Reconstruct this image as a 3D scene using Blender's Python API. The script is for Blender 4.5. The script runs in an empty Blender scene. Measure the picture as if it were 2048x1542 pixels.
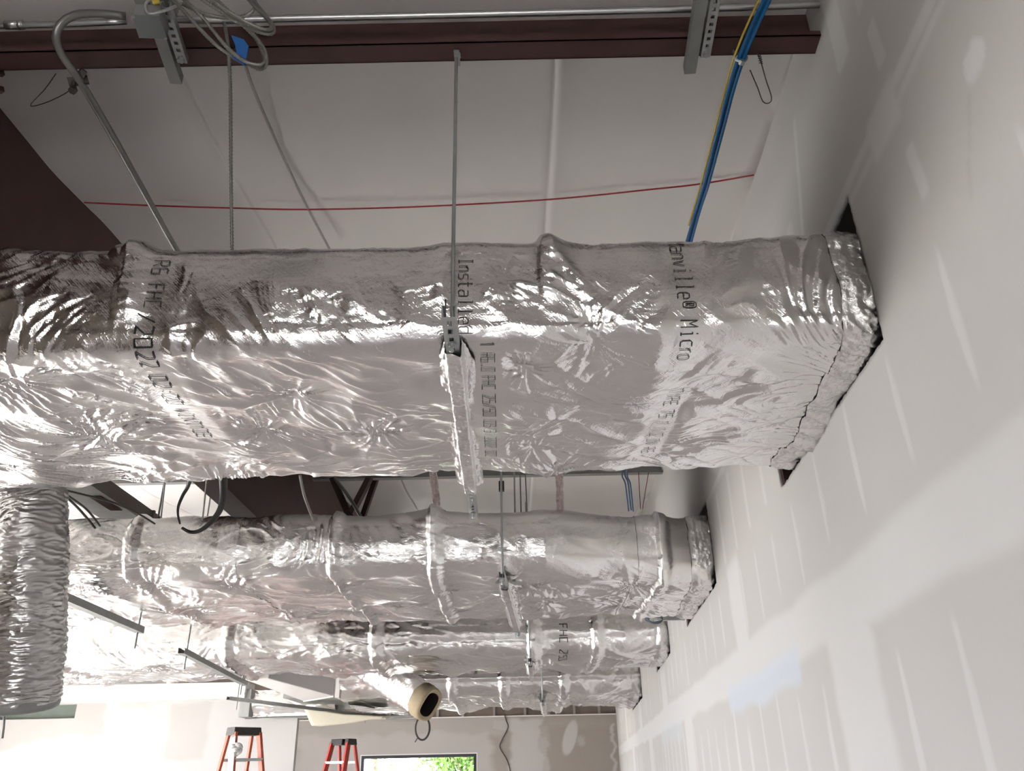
import bpy, math, random
import numpy as np
from mathutils import Vector, Matrix
random.seed(7); rng = np.random.default_rng(11)
PI = math.pi
scene = bpy.context.scene
COL = scene.collection
EYE = 1.6                                   # camera height above the floor

# ------------------------------------------------------------------ camera
FPX, CX, CY = 1600.0, 1024.0, 771.0
TH, ROLL = math.atan(777 / 1600), 0.021
_c, _s = math.cos(TH), math.sin(TH)
FW = np.array([0, _c, _s]); _u = np.array([0, -_s, _c]); _r = np.array([1.0, 0, 0])
RT = _r * math.cos(ROLL) - _u * math.sin(ROLL)
UP = _u * math.cos(ROLL) + _r * math.sin(ROLL)
cam = bpy.data.cameras.new('camera'); cam_o = bpy.data.objects.new('camera', cam); COL.objects.link(cam_o)
cam.sensor_width = 36; cam.lens = FPX / 2048 * 36; cam.clip_start = .02; cam.clip_end = 300
M = Matrix.Identity(4)
for i in range(3):
    M[i][0] = RT[i]; M[i][1] = UP[i]; M[i][2] = -FW[i]
M[2][3] = EYE
cam_o.matrix_world = M
scene.camera = cam_o

# measured positions: a point of the photograph put at a known real depth / height / surface (z relative to the eye)
def ray(u, v):
    d = RT * (u - CX) + UP * (CY - v) + FW * FPX
    return d / d[1]
def aty(u, v, y): return ray(u, v) * y
def atz(u, v, z):
    d = ray(u, v); return d * (z / d[2])
WA, WB = .975, .0757                         # right wall: x = WA + WB*y
def wx(y): return WA + WB * y
def onwall(u, v):
    d = ray(u, v); return d * (WA / (d[0] - WB))
RZ0, RZS = 2.555, .083                       # roof underside
def roof(y): return RZ0 + RZS * (y - 2.1)
def onroof(u, v, off=0.0):
    d = ray(u, v); return d * ((RZ0 - RZS * 2.1 - off) / (d[2] - RZS))
def W(p): return (float(p[0]), float(p[1]), float(p[2]) + EYE)

# ------------------------------------------------------------------ materials
def nt(name):
    m = bpy.data.materials.new(name); m.use_nodes = True
    t = m.node_tree; b = t.nodes['Principled BSDF']
    return m, t, b
def link(t, a, b): t.links.new(a, b)
def mat(name, col, rough=.6, metal=0.0, bump=0.0, bscale=60.0, spec=.5, var=0.0, vscale=6.0):
    m, t, b = nt(name)
    b.inputs['Base Color'].default_value = (*col, 1); b.inputs['Roughness'].default_value = rough
    b.inputs['Metallic'].default_value = metal; b.inputs['Specular IOR Level'].default_value = spec
    if bump or var:
        tc = t.nodes.new('ShaderNodeTexCoord')
    if bump:
        n = t.nodes.new('ShaderNodeTexNoise'); n.inputs['Scale'].default_value = bscale; n.inputs['Detail'].default_value = 4
        link(t, tc.outputs['Object'], n.inputs['Vector'])
        bp = t.nodes.new('ShaderNodeBump'); bp.inputs['Strength'].default_value = bump; bp.inputs['Distance'].default_value = .004
        link(t, n.outputs['Fac'], bp.inputs['Height']); link(t, bp.outputs['Normal'], b.inputs['Normal'])
    if var:
        n2 = t.nodes.new('ShaderNodeTexNoise'); n2.inputs['Scale'].default_value = vscale; n2.inputs['Detail'].default_value = 5
        link(t, tc.outputs['Object'], n2.inputs['Vector'])
        mx = t.nodes.new('ShaderNodeMix'); mx.data_type = 'RGBA'
        mx.inputs[6].default_value = (*[c * (1 - var) for c in col], 1); mx.inputs[7].default_value = (*[min(1, c * (1 + var)) for c in col], 1)
        link(t, n2.outputs['Fac'], mx.inputs[0]); link(t, mx.outputs[2], b.inputs['Base Color'])
    return m

def foil_mat(name, col=(.88, .87, .86), rough=.17, bump=.25, grid=True, scale=1.0, crink=1.0):
    """aluminium facing with its glass scrim grid and fine crinkles"""
    m, t, b = nt(name)
    b.inputs['Base Color'].default_value = (*col, 1); b.inputs['Metallic'].default_value = 1; b.inputs['Roughness'].default_value = rough
    tc = t.nodes.new('ShaderNodeTexCoord')
    n = t.nodes.new('ShaderNodeTexNoise'); n.inputs['Scale'].default_value = 34 * scale; n.inputs['Detail'].default_value = 5; n.inputs['Roughness'].default_value = .62; n.inputs['Distortion'].default_value = .8
    mp = t.nodes.new('ShaderNodeMapping'); mp.inputs['Scale'].default_value = (.8, 1, 1.25)
    link(t, tc.outputs['Object'], mp.inputs['Vector']); link(t, mp.outputs['Vector'], n.inputs['Vector'])
    # ridged crinkle
    s1 = t.nodes.new('ShaderNodeMath'); s1.operation = 'SUBTRACT'; s1.inputs[1].default_value = .5; link(t, n.outputs['Fac'], s1.inputs[0])
    s2 = t.nodes.new('ShaderNodeMath'); s2.operation = 'ABSOLUTE'; link(t, s1.outputs[0], s2.inputs[0])
    bp = t.nodes.new('ShaderNodeBump'); bp.inputs['Strength'].default_value = bump * crink; bp.inputs['Distance'].default_value = .012
    bp.invert = True; link(t, s2.outputs[0], bp.inputs['Height'])
    last = bp
    if grid:
        for rot in (.9, -.9):
            mr = t.nodes.new('ShaderNodeMapping'); mr.inputs['Rotation'].default_value = (rot, 0, rot)
            link(t, tc.outputs['Object'], mr.inputs['Vector'])
            wv = t.nodes.new('ShaderNodeTexWave'); wv.inputs['Scale'].default_value = 26; wv.inputs['Distortion'].default_value = .6; wv.inputs['Detail'].default_value = 1
            link(t, mr.outputs['Vector'], wv.inputs['Vector'])
            pw = t.nodes.new('ShaderNodeMath'); pw.operation = 'POWER'; pw.inputs[1].default_value = 8; link(t, wv.outputs['Fac'], pw.inputs[0])
            b2 = t.nodes.new('ShaderNodeBump'); b2.inputs['Strength'].default_value = .10; b2.inputs['Distance'].default_value = .0015
            link(t, pw.outputs[0], b2.inputs['Height']); link(t, last.outputs['Normal'], b2.inputs['Normal']); last = b2
    link(t, last.outputs['Normal'], b.inputs['Normal'])
    # slight roughness patches (handled foil)
    n3 = t.nodes.new('ShaderNodeTexNoise'); n3.inputs['Scale'].default_value = 5; n3.inputs['Detail'].default_value = 3
    link(t, tc.outputs['Object'], n3.inputs['Vector'])
    mr = t.nodes.new('ShaderNodeMapRange'); mr.inputs['From Min'].default_value = .35; mr.inputs['From Max'].default_value = .65
    mr.inputs['To Min'].default_value = rough * .75; mr.inputs['To Max'].default_value = rough * 1.5
    link(t, n3.outputs['Fac'], mr.inputs['Value']); link(t, mr.outputs['Result'], b.inputs['Roughness'])
    return m

def drywall_mat(name, paper, mud, blue=(.62, .68, .76)):
    m, t, b = nt(name)
    b.inputs['Roughness'].default_value = .85; b.inputs['Specular IOR Level'].default_value = .25
    a = t.nodes.new('ShaderNodeAttribute'); a.attribute_name = 'mud'
    a2 = t.nodes.new('ShaderNodeAttribute'); a2.attribute_name = 'blue'
    a3 = t.nodes.new('ShaderNodeAttribute'); a3.attribute_name = 'scuff'
    tc = t.nodes.new('ShaderNodeTexCoord')
    n = t.nodes.new('ShaderNodeTexNoise'); n.inputs['Scale'].default_value = 1.3; n.inputs['Detail'].default_value = 6; link(t, tc.outputs['Object'], n.inputs['Vector'])
    pm = t.nodes.new('ShaderNodeMix'); pm.data_type = 'RGBA'
    pm.inputs[6].default_value = (*[c * .95 for c in paper], 1); pm.inputs[7].default_value = (*[min(1, c * 1.05) for c in paper], 1); link(t, n.outputs['Fac'], pm.inputs[0])
    m1 = t.nodes.new('ShaderNodeMix'); m1.data_type = 'RGBA'; m1.inputs[7].default_value = (*mud, 1)
    link(t, a.outputs['Fac'], m1.inputs[0]); link(t, pm.outputs[2], m1.inputs[6])
    m2 = t.nodes.new('ShaderNodeMix'); m2.data_type = 'RGBA'; m2.inputs[7].default_value = (*blue, 1)
    link(t, a2.outputs['Fac'], m2.inputs[0]); link(t, m1.outputs[2], m2.inputs[6])
    m3 = t.nodes.new('ShaderNodeMix'); m3.data_type = 'RGBA'; m3.inputs[7].default_value = (.2, .19, .18, 1)
    link(t, a3.outputs['Fac'], m3.inputs[0]); link(t, m2.outputs[2], m3.inputs[6])
    link(t, m3.outputs[2], b.inputs['Base Color'])
    n2 = t.nodes.new('ShaderNodeTexNoise'); n2.inputs['Scale'].default_value = 220; n2.inputs['Detail'].default_value = 2; link(t, tc.outputs['Object'], n2.inputs['Vector'])
    bp = t.nodes.new('ShaderNodeBump'); bp.inputs['Strength'].default_value = .06; bp.inputs['Distance'].default_value = .002
    link(t, n2.outputs['Fac'], bp.inputs['Height']); link(t, bp.outputs['Normal'], b.inputs['Normal'])
    return m

MT = dict(
    foil=foil_mat('foil_facing', col=(.83, .82, .81), rough=.115, bump=.24),
    foil_far=foil_mat('foil_facing_fine', col=(.84, .83, .82), rough=.15, bump=.46, grid=False, scale=.75),
    tape=foil_mat('foil_tape', rough=.13, bump=.45, grid=False, scale=1.6),
    flex=foil_mat('flex_jacket', col=(.50, .49, .48), rough=.27, bump=.2, grid=False, scale=.9),
    ink=mat('printing_ink', (.03, .03, .03), .6),
    galv=mat('galvanised_steel', (.46, .48, .48), .38, .85, .03, 30, var=.18, vscale=25),
    galvdull=mat('dull_galvanised', (.30, .31, .30), .5, .6, var=.15, vscale=14),
    galvlight=mat('bright_sheet_steel', (.62, .64, .62), .35, .6, var=.08, vscale=5),
    emt=mat('conduit_steel', (.50, .51, .51), .32, .9),
    emtdark=mat('weathered_conduit', (.22, .22, .21), .4, .7),
    plate=mat('grey_cover', (.24, .265, .26), .45, .4),
    red_iron=mat('red_oxide_primer', (.066, .030, .026), .55, 0, .05, 40, var=.25, vscale=7),
    lit_iron=mat('lit_purlin_grey', (.28, .28, .27), .5, .2, var=.1),  # purlin steel; the light falling on it is put into this grey
    vinyl=mat('white_vinyl_facing', (.80, .775, .755), .42, 0, .03, 18, var=.02, vscale=2),
    blue=mat('blue_cable_jacket', (.004, .11, .30), .4),
    yellow=mat('yellow_cable_jacket', (.55, .42, .06), .4),
    redwire=mat('red_wire_jacket', (.33, .012, .015), .4),
    bluetape=mat('blue_tape', (.02, .13, .42), .5),
    black=mat('black_strap', (.02, .018, .018), .5),
    darkwire=mat('dark_wire', (.06, .055, .05), .5, .4),
    mc=mat('armoured_cable', (.24, .235, .215), .42, .75),
    lightcable=mat('pale_cable', (.42, .41, .39), .5),
    backing=mat('bare_sheathing', (.22, .185, .15), .8, var=.2, vscale=2),
    greycable=mat('grey_cable', (.30, .29, .27), .5),
    fiber=mat('tan_glass_fibre', (.55, .45, .30), .95, 0, .6, 90, var=.15, vscale=40),
    cream=mat('cream_insulation_blanket', (.74, .70, .57), .95, 0, .5, 50, var=.06, vscale=20),
    dark=mat('dark_lining', (.03, .022, .02), .8),
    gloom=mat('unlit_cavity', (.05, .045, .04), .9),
    floor=mat('dusty_concrete', (.60, .57, .545), .55, 0, .05, 8, var=.42, vscale=.55),
    paint=mat('white_paint', (.80, .79, .78), .6),
    far_brown=mat('bare_block', (.20, .165, .14), .9, 0, .2, 12, var=.25, vscale=6),
    stud=mat('metal_stud', (.33, .31, .29), .5, .3),
    frame=mat('dark_window_frame', (.045, .05, .06), .4, .3),
    green_board=mat('green_board', (.16, .19, .165), .8, var=.15, vscale=9),
    lad_red=mat('red_fibreglass', (.50, .035, .02), .45, var=.12, vscale=20),
    lad_orange=mat('worn_orange_fibreglass', (.55, .12, .06), .55, var=.25, vscale=14),
    lad_cap=mat('dark_ladder_cap', (.055, .05, .045), .6, var=.4, vscale=30),
    lad_cap2=mat('black_ladder_cap', (.02, .02, .022), .5),
    alu=mat('ladder_aluminium', (.5, .5, .49), .35, .9),
    mudwhite=mat('plaster_white', (.85, .84, .82), .8),
    copper=foil_mat('pink_foil_strap', col=(.86, .76, .75), rough=.2, bump=.6, grid=False, scale=1.5),
    leaf=mat('green_leaves', (.10, .22, .035), .6, var=.6, vscale=3),
    bark=mat('bark', (.10, .08, .06), .9),
    label=mat('brown_label', (.11, .05, .03), .7),
    ground=mat('pale_ground', (.50, .49, .45), .9, var=.1),
    dry=drywall_mat('drywall', (.585, .572, .555), (.70, .695, .69)),
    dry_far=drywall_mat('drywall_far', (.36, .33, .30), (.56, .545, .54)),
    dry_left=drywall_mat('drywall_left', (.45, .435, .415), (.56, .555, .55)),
)
g_, gt, gb = nt('window_glass')
gt.nodes.remove(gb)
_tr = gt.nodes.new('ShaderNodeBsdfTransparent'); _tr.inputs[0].default_value = (.94, .96, .95, 1)
_gl = gt.nodes.new('ShaderNodeBsdfGlossy'); _gl.inputs['Roughness'].default_value = .02
_mx = gt.nodes.new('ShaderNodeMixShader'); _mx.inputs[0].default_value = .05
link(gt, _tr.outputs[0], _mx.inputs[1]); link(gt, _gl.outputs[0], _mx.inputs[2]); link(gt, _mx.outputs[0], gt.nodes['Material Output'].inputs[0])
MT['glass'] = g_

# ------------------------------------------------------------------ object helpers (coordinates: z relative to the eye)
def thing(name, label, cat, loc, group=None):
    o = bpy.data.objects.new(name, None); o.empty_display_size = .1; COL.objects.link(o)
    o.location = W(loc); o['label'] = label; o['category'] = cat
    if group: o['group'] = group
    return o
def tag(o, label, cat, group=None):
    o['label'] = label; o['category'] = cat
    if group: o['group'] = group
    return o
class MB:
    def __init__(self): self.v = []; self.f = []; self.mi = []
    def add(self, verts, faces, mi=0):
        b = len(self.v); self.v += [tuple(map(float, p)) for p in verts]
        self.f += [tuple(i + b for i in f) for f in faces]; self.mi += [mi] * len(faces); return self
    def hexa(self, p, mi=0):                 # 8 points: 0-3 bottom ring, 4-7 top ring
        return self.add(p, [(3, 2, 1, 0), (4, 5, 6, 7), (0, 1, 5, 4), (1, 2, 6, 5), (2, 3, 7, 6), (3, 0, 4, 7)], mi)
    def box(self, a, b, mi=0):
        x0, y0, z0 = a; x1, y1, z1 = b
        return self.hexa([(x0, y0, z0), (x1, y0, z0), (x1, y1, z0), (x0, y1, z0), (x0, y0, z1), (x1, y0, z1), (x1, y1, z1), (x0, y1, z1)], mi)
    def bar(self, a, b, w, h, up=(0, 0, 1), mi=0):   # box section w (sideways) x h (along up) from a to b
        a = np.array(a, float); b = np.array(b, float); d = b - a; d /= np.linalg.norm(d)
        up = np.array(up, float); sd = np.cross(d, up); sd /= np.linalg.norm(sd); up = np.cross(sd, d)
        q = [(-1, -1), (1, -1), (1, 1), (-1, 1)]
        return self.hexa([a + sd * w / 2 * i + up * h / 2 * j for i, j in q] + [b + sd * w / 2 * i + up * h / 2 * j for i, j in q], mi)
    def prism(self, poly, d, mi=0):          # polygon (3d points) pushed along vector d
        n = len(poly); d = np.array(d, float)
        v = [np.array(p, float) for p in poly]; v += [p + d for p in v]
        return self.add(v, [tuple(range(n))[::-1], tuple(range(n, 2 * n))] + [(i, (i + 1) % n, (i + 1) % n + n, i + n) for i in range(n)], mi)
    def tube(self, pts, r, n=10, cap=True, mi=0, helix=None):
        P = np.array(pts, float); m = len(P)
        T = np.gradient(P, axis=0); T /= np.linalg.norm(T, axis=1)[:, None] + 1e-12
        ref = np.array([0, 0, 1.0]) if abs(T[0][2]) < .9 else np.array([1.0, 0, 0])
        N = np.cross(T[0], ref); N /= np.linalg.norm(N); vs = []
        L = np.concatenate([[0], np.cumsum(np.linalg.norm(np.diff(P, axis=0), axis=1))])
        R = np.full(m, r) if np.isscalar(r) else np.array(r, float)
        for i in range(m):
            N = N - T[i] * N.dot(T[i]); N /= np.linalg.norm(N); Bn = np.cross(T[i], N)
            for k in range(n):
                a = 2 * PI * k / n; rr = R[i]
                if helix: rr *= 1 + helix[1] * math.sin(2 * PI * L[i] / helix[0] + a)
                vs.append(P[i] + (N * math.cos(a) + Bn * math.sin(a)) * rr)
        fs = [(i * n + k, i * n + (k + 1) % n, (i + 1) * n + (k + 1) % n, (i + 1) * n + k) for i in range(m - 1) for k in range(n)]
        if cap: fs += [tuple(range(n))[::-1], tuple(range((m - 1) * n, m * n))]
        return self.add(vs, fs, mi)
    def disc(self, c, axis, r, h, n=6, mi=0):
        a = np.array(axis, float); a /= np.linalg.norm(a); c = np.array(c, float)
        return self.tube([c - a * h / 2, c + a * h / 2], r, n, mi=mi)
    def build(self, name, m, parent=None, smooth=False, bevel=0.0):
        me = bpy.data.meshes.new(name); off = np.zeros(3)
        if parent is not None:
            l = np.array(parent.location, float)
            p = parent.parent
            while p is not None: l = l + np.array(p.location, float); p = p.parent
            off = l - np.array([0, 0, EYE])
        v = np.array(self.v, float) - off
        if parent is None: v = v + np.array([0, 0, EYE])
        me.from_pydata([tuple(p) for p in v], [], self.f); me.validate()
        for mm in (m if isinstance(m, (list, tuple)) else [m]): me.materials.append(mm)
        if len(me.polygons) == len(self.mi): me.polygons.foreach_set('material_index', self.mi)
        me.polygons.foreach_set('use_smooth', [smooth] * len(me.polygons))
        o = bpy.data.objects.new(name, me); COL.objects.link(o)
        if parent is not None: o.parent = parent
        if bevel:
            b = o.modifiers.new('edge', 'BEVEL'); b.width = bevel; b.segments = 2; b.limit_method = 'ANGLE'
        me.update(); return o
def solo(mb, name, m, label, cat, group=None, smooth=False, bevel=0.0):
    """a thing that is one mesh, its origin at its middle bottom"""
    v = np.array(mb.v); c = (v.min(0) + v.max(0)) / 2; c[2] = v[:, 2].min()
    mb.v = [tuple(p - c - np.array([0, 0, EYE])) for p in v]
    o = mb.build(name, m, None, smooth, bevel); o.location = W(c)
    return tag(o, label, cat, group)
def struct(mb, name, m, smooth=False):
    o = mb.build(name, m, None, smooth); o['kind'] = 'structure'; return o
def spline(pts, step=.02):
    P = np.array(pts, float)
    if len(P) < 3:
        n = max(2, int(np.linalg.norm(P[1] - P[0]) / step)); return [P[0] + (P[1] - P[0]) * k / n for k in range(n + 1)]
    Q = np.vstack([2 * P[0] - P[1], P, 2 * P[-1] - P[-2]]); out = []
    for i in range(1, len(Q) - 2):
        p0, p1, p2, p3 = Q[i - 1:i + 3]; n = max(2, int(np.linalg.norm(p2 - p1) / step))
        for k in range(n):
            t = k / n
            out.append(.5 * (2 * p1 + (p2 - p0) * t + (2 * p0 - 5 * p1 + 4 * p2 - p3) * t * t + (3 * p1 - p0 - 3 * p2 + p3) * t ** 3))
    out.append(P[-1]); return out

# ------------------------------------------------------------------ noise
def hsh(ix, iy, seed):
    h = (ix.astype(np.int64) * 374761393 + iy.astype(np.int64) * 668265263 + seed * 1442695041) & 0xffffffff
    h = ((h ^ (h >> 13)) * 1274126177) & 0xffffffff
    return ((h ^ (h >> 16)) & 0xffffff) / float(0x1000000)
def pn(x, y, seed=0):
    ix = np.floor(x); iy = np.floor(y); fx = x - ix; fy = y - iy
    u = fx ** 3 * (fx * (fx * 6 - 15) + 10); v = fy ** 3 * (fy * (fy * 6 - 15) + 10); r = []
    for dy in (0, 1):
        for dx in (0, 1):
            a = hsh(ix + dx, iy + dy, seed) * 2 * PI
            r.append(np.cos(a) * (fx - dx) + np.sin(a) * (fy - dy))
    return ((r[0] * (1 - u) + r[1] * u) * (1 - v) + (r[2] * (1 - u) + r[3] * u) * v) * 1.5
def fbm(x, y, seed, o=3):
    h = 0; a = 1.0
    for k in range(o): h = h + a * pn(x * 2 ** k, y * 2 ** k, seed + k); a *= .5
    return h
def worley(x, y, seed):
    ix = np.floor(x); iy = np.floor(y); f1 = np.full(x.shape, 9.0); f2 = np.full(x.shape, 9.0); cid = np.zeros(x.shape)
    for dy in (-1, 0, 1):
        for dx in (-1, 0, 1):
            cx = ix + dx; cy = iy + dy
            d = np.hypot(cx + hsh(cx, cy, seed) - x, cy + hsh(cx, cy, seed + 1) - y)
            n = d < f1; f2 = np.where(n, f1, np.minimum(f2, d)); cid = np.where(n, hsh(cx, cy, seed + 2), cid); f1 = np.where(n, d, f1)
    return f1, f2, cid
def sstep(a, b, x):
    t = np.clip((x - a) / (b - a), 0, 1); return t * t * (3 - 2 * t)
def ridge(x, y, seed, k=3.0): return np.clip(1 - np.abs(pn(x, y, seed)) * 2.2, 0, 1) ** k

# ------------------------------------------------------------------ insulated ducts
class Duct:
    def __init__(s, seed, x0, x1, yn, yf, zb, zt, R, ds, pins=(), seams=(), bumps=(), amp=1.0, sag=.02, scale=1.0, botk=.5):
        s.botk = botk; s.calm = []
        s.seed, s.x0, s.x1, s.yn, s.yf, s.zb, s.zt, s.R, s.ds = seed, x0, x1, yn, yf, zb, zt, R, ds
        s.pins, s.seams, s.bumps, s.amp, s.sag, s.scale = pins, seams, bumps, amp, sag, scale
        s.Hh = float(np.mean(zt(np.array([x0, x1])) - zb)); s.Wd = float(np.mean(yf(np.array([x0, x1])) - yn(np.array([x0, x1]))))
        q = R * PI / 2
        s.L = [s.Hh - 2 * R, q, s.Wd - 2 * R, q, s.Hh - 2 * R, q, s.Wd - 2 * R, q]
        s.C = np.concatenate([[0], np.cumsum(s.L)])
    def base(s, x, t):
        H, Wd, R, C = s.Hh, s.Wd, s.R, s.C
        t = np.mod(t, C[-1]); k = np.clip(np.searchsorted(C, t, side='right') - 1, 0, 7); e = t - C[k]
        a = e / R
        y = np.select([k == 0, k == 1, k == 2, k == 3, k == 4, k == 5, k == 6, k == 7],
            [0 * t, R - R * np.cos(a), R + e, Wd - R + R * np.sin(a), Wd + 0 * t, Wd - R + R * np.cos(a), Wd - R - e, R - R * np.sin(a)])
        z = np.select([k == 0, k == 1, k == 2, k == 3, k == 4, k == 5, k == 6, k == 7],
            [H - R - e, R - R * np.sin(a), 0 * t, R - R * np.cos(a), R + e, H - R + R * np.sin(a), H + 0 * t, H - R + R * np.cos(a)])
        ny = np.select([k == 0, k == 1, k == 2, k == 3, k == 4, k == 5, k == 6, k == 7],
            [-1 + 0 * t, -np.cos(a), 0 * t, np.sin(a), 1 + 0 * t, np.cos(a), 0 * t, -np.sin(a)])
        nz = np.select([k == 0, k == 1, k == 2, k == 3, k == 4, k == 5, k == 6, k == 7],
            [0 * t, -np.sin(a), -1 + 0 * t, -np.cos(a), 0 * t, np.sin(a), 1 + 0 * t, np.cos(a)])
        fy = y / Wd; fz = z / H
        Y = s.yn(x) + fy * (s.yf(x) - s.yn(x)); Z = s.zb + fz * (s.zt(x) - s.zb)
        # filled-out blanket: faces bulge a little between the corners
        Z = Z - np.where(k == 2, s.sag * np.sin(PI * np.clip((y - R) / (Wd - 2 * R), 0, 1)), 0)
        Y = Y - np.where(k == 0, .6 * s.sag * np.sin(PI * np.clip((z - R) / (H - 2 * R), 0, 1)), 0)
        return np.stack([x, Y, Z], -1), np.stack([0 * x, ny, nz], -1)
    def disp(s, x, t):
        sd, A, q = s.seed, s.amp, 1.0 / s.scale
        t = np.mod(t + s.L[7], s.C[-1]) - s.L[7]
        xs, ts = x * q, t * q
        wxn = .05 * pn(xs / .3, ts / .3, sd + 20); wtn = .05 * pn(xs / .3 + 7, ts / .3, sd + 21)
        bot = sstep(s.C[1], s.C[2] + .08, t) * (1 - sstep(s.C[3], s.C[4], t))
        h = (.012 + .013 * bot) * s.scale * fbm(xs / .36, ts / .40, sd, 2)
        m1 = sstep(-.15, .45, pn(xs / .38, ts / .30, sd + 3)); m2 = sstep(-.2, .4, pn(xs / .27 + 3, ts / .24, sd + 4))
        th = .9 * pn(xs / .6, ts / .5, sd + 5) + .5
        c, sn = np.cos(th), np.sin(th); a = (xs + wxn) * c + (ts + wtn) * sn; b = -(xs + wxn) * sn + (ts + wtn) * c
        bt = .75 + s.botk * sstep(s.C[1], s.C[2] + .05, t)
        h = h + A * bt * .0070 * m1 * ridge(a / .34, b / .12, sd + 6, 1.4)
        h = h - A * bt * .0060 * m2 * ridge(b / .30, a / .10, sd + 7, 1.4)
        h = h + A * bt * .0060 * ridge((xs + .7 * ts) / .6, (ts - .7 * xs) / .20, sd + 9, 1.6)
        # crumpled facets: dished cells that meet in sharp ridges
        f1, _, _ = worley((a + wxn) / .21, (b + wtn) / .13, sd + 8); h = h + A * bt * .0085 * (.35 + .65 * m2) * f1 ** 2
        f1, _, _ = worley((a + 2 * wxn) / .085, (b - wtn) / .055, sd + 11); h = h + A * bt * .0042 * (.25 + .75 * m1) * f1 ** 2
        f1, _, _ = worley((xs + wxn) / .034, (ts + wtn) / .026, sd + 13); h = h + A * .0015 * (.3 + .7 * m2) * f1 ** 2
        h = h + A * .0014 * ridge(a / .06, b / .018, sd + 14, 1.3) * (.3 + .7 * m2)
        for (px, pt, dep, rad) in s.pins:
            dx = x - px; dt = t - pt; r = np.hypot(dx, dt) + 1e-4; an = np.arctan2(dt, dx)
            ph = hsh(np.array([px * 997.0]), np.array([pt * 991.0]), sd)[0] * 6.28
            ca, sa = np.cos(an), np.sin(an)
            fan = np.clip(1 - np.abs(pn(ca * 2.3 + ph * 9, sa * 2.3 + .6 * r / rad, sd + 15)) * 2.6, 0, 1) ** 1.6
            fan2 = np.clip(1 - np.abs(pn(ca * 5.5 + ph * 5, sa * 5.5 + .9 * r / rad, sd + 16)) * 2.4, 0, 1) ** 1.4
            arm = .35 + .65 * sstep(-.3, .4, pn(ca * 1.1 + ph, sa * 1.1 + ph, sd + 18))
            fall = np.exp(-(r / (rad * .75)) ** 1.4) * sstep(0, .05, r)
            h = h - dep * .75 * np.exp(-(r / (rad * .6)) ** 1.1) + dep * .42 * fall * fan * arm + dep * .13 * np.exp(-(r / (rad * .5)) ** 2) * sstep(0, .03, r) * fan2
        if s.calm:                            # smoother where the printing runs
            big = (.012 + .013 * bot) * s.scale * fbm(xs / .36, ts / .40, sd, 1); k = 0
            for (x0, x1, t0, t1) in s.calm: k = np.maximum(k, sstep(x0 - .05, x0, x) * (1 - sstep(x1, x1 + .05, x)) * sstep(t0 - .05, t0, t) * (1 - sstep(t1, t1 + .05, t)))
            h = h + k * .92 * (big - h)
        for (px, w, hh, *rng_) in s.seams:
            d = (x - px) + .008 * pn(t / .15, 0 * t + px, sd + 16)
            if rng_: hh = hh * (1 - sstep(rng_[0] - .05, rng_[0] + .08, t))
            h = h + hh * sstep(-w, -w * .55, d) * (1 - sstep(-w * .1, w, d)) + hh * .2 * np.exp(-(d / (w * 1.6)) ** 2) * ridge(t / .05, x / .12, sd + 17, 1.5)
        for (px, pt, hh, rx, rt) in s.bumps:
            h = h + hh * np.exp(-((x - px) / rx) ** 2 - ((t - pt) / rt) ** 2)
        return h
    def surf(s, x, t, off=0.0):
        p, n = s.base(x, t); return p + n * (s.disp(x, t) + off)[..., None]
    def tsamples(s, d):
        out = []
        for k, mul in enumerate((1, .6, 1, .8, 3, 3, 8, .8)):
            n = max(3, int(s.L[k] / (d * mul))); out.append(s.C[k] + s.L[k] * np.arange(n) / n)
        return np.concatenate(out)
    def strip(s, xs, ts, off=0.0, closed=True, xfun=None, extra=None):
        X, T = np.meshgrid(xs, ts, indexing='ij')
        if xfun is not None:
            p0, _ = s.base(X * 0, T); X = xfun(X, p0[..., 1], T)
        x, t = X.ravel(), T.ravel()
        p, n = s.base(x, t); h = s.disp(x, t) + (np.repeat(off, len(ts)) if isinstance(off, np.ndarray) else off)
        if extra is not None: h = h + extra(x, t)
        P = p + n * h[:, None]
        nx, ntt = len(xs), len(ts); i = np.arange(nx - 1)[:, None] * ntt; m = ntt if closed else ntt - 1; k = np.arange(m)[None, :]; k2 = (k + 1) % ntt
        F = np.stack([i + k, i + ntt + k, i + ntt + k2, i + k2], -1).reshape(-1, 4)
        return P, F
    def wrap(s, root, m, text=()):
        xs = np.arange(s.x0, s.x1 + s.ds, s.ds); ts = s.tsamples(s.ds)
        P, F = s.strip(xs, ts); mi = np.zeros(len(F), np.int32)
        TV, TF = [], []
        for args in text: stroke_text(s, TV, TF, *args)
        if TV:
            TF = np.array(TF) + len(P); P = np.vstack([P, np.array(TV)]); F = np.vstack([F, TF]); mi = np.concatenate([mi, np.ones(len(TF), np.int32)])
        return np_mesh('insulation_wrap', P, F, [m, MT['ink']], root, mi)
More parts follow.
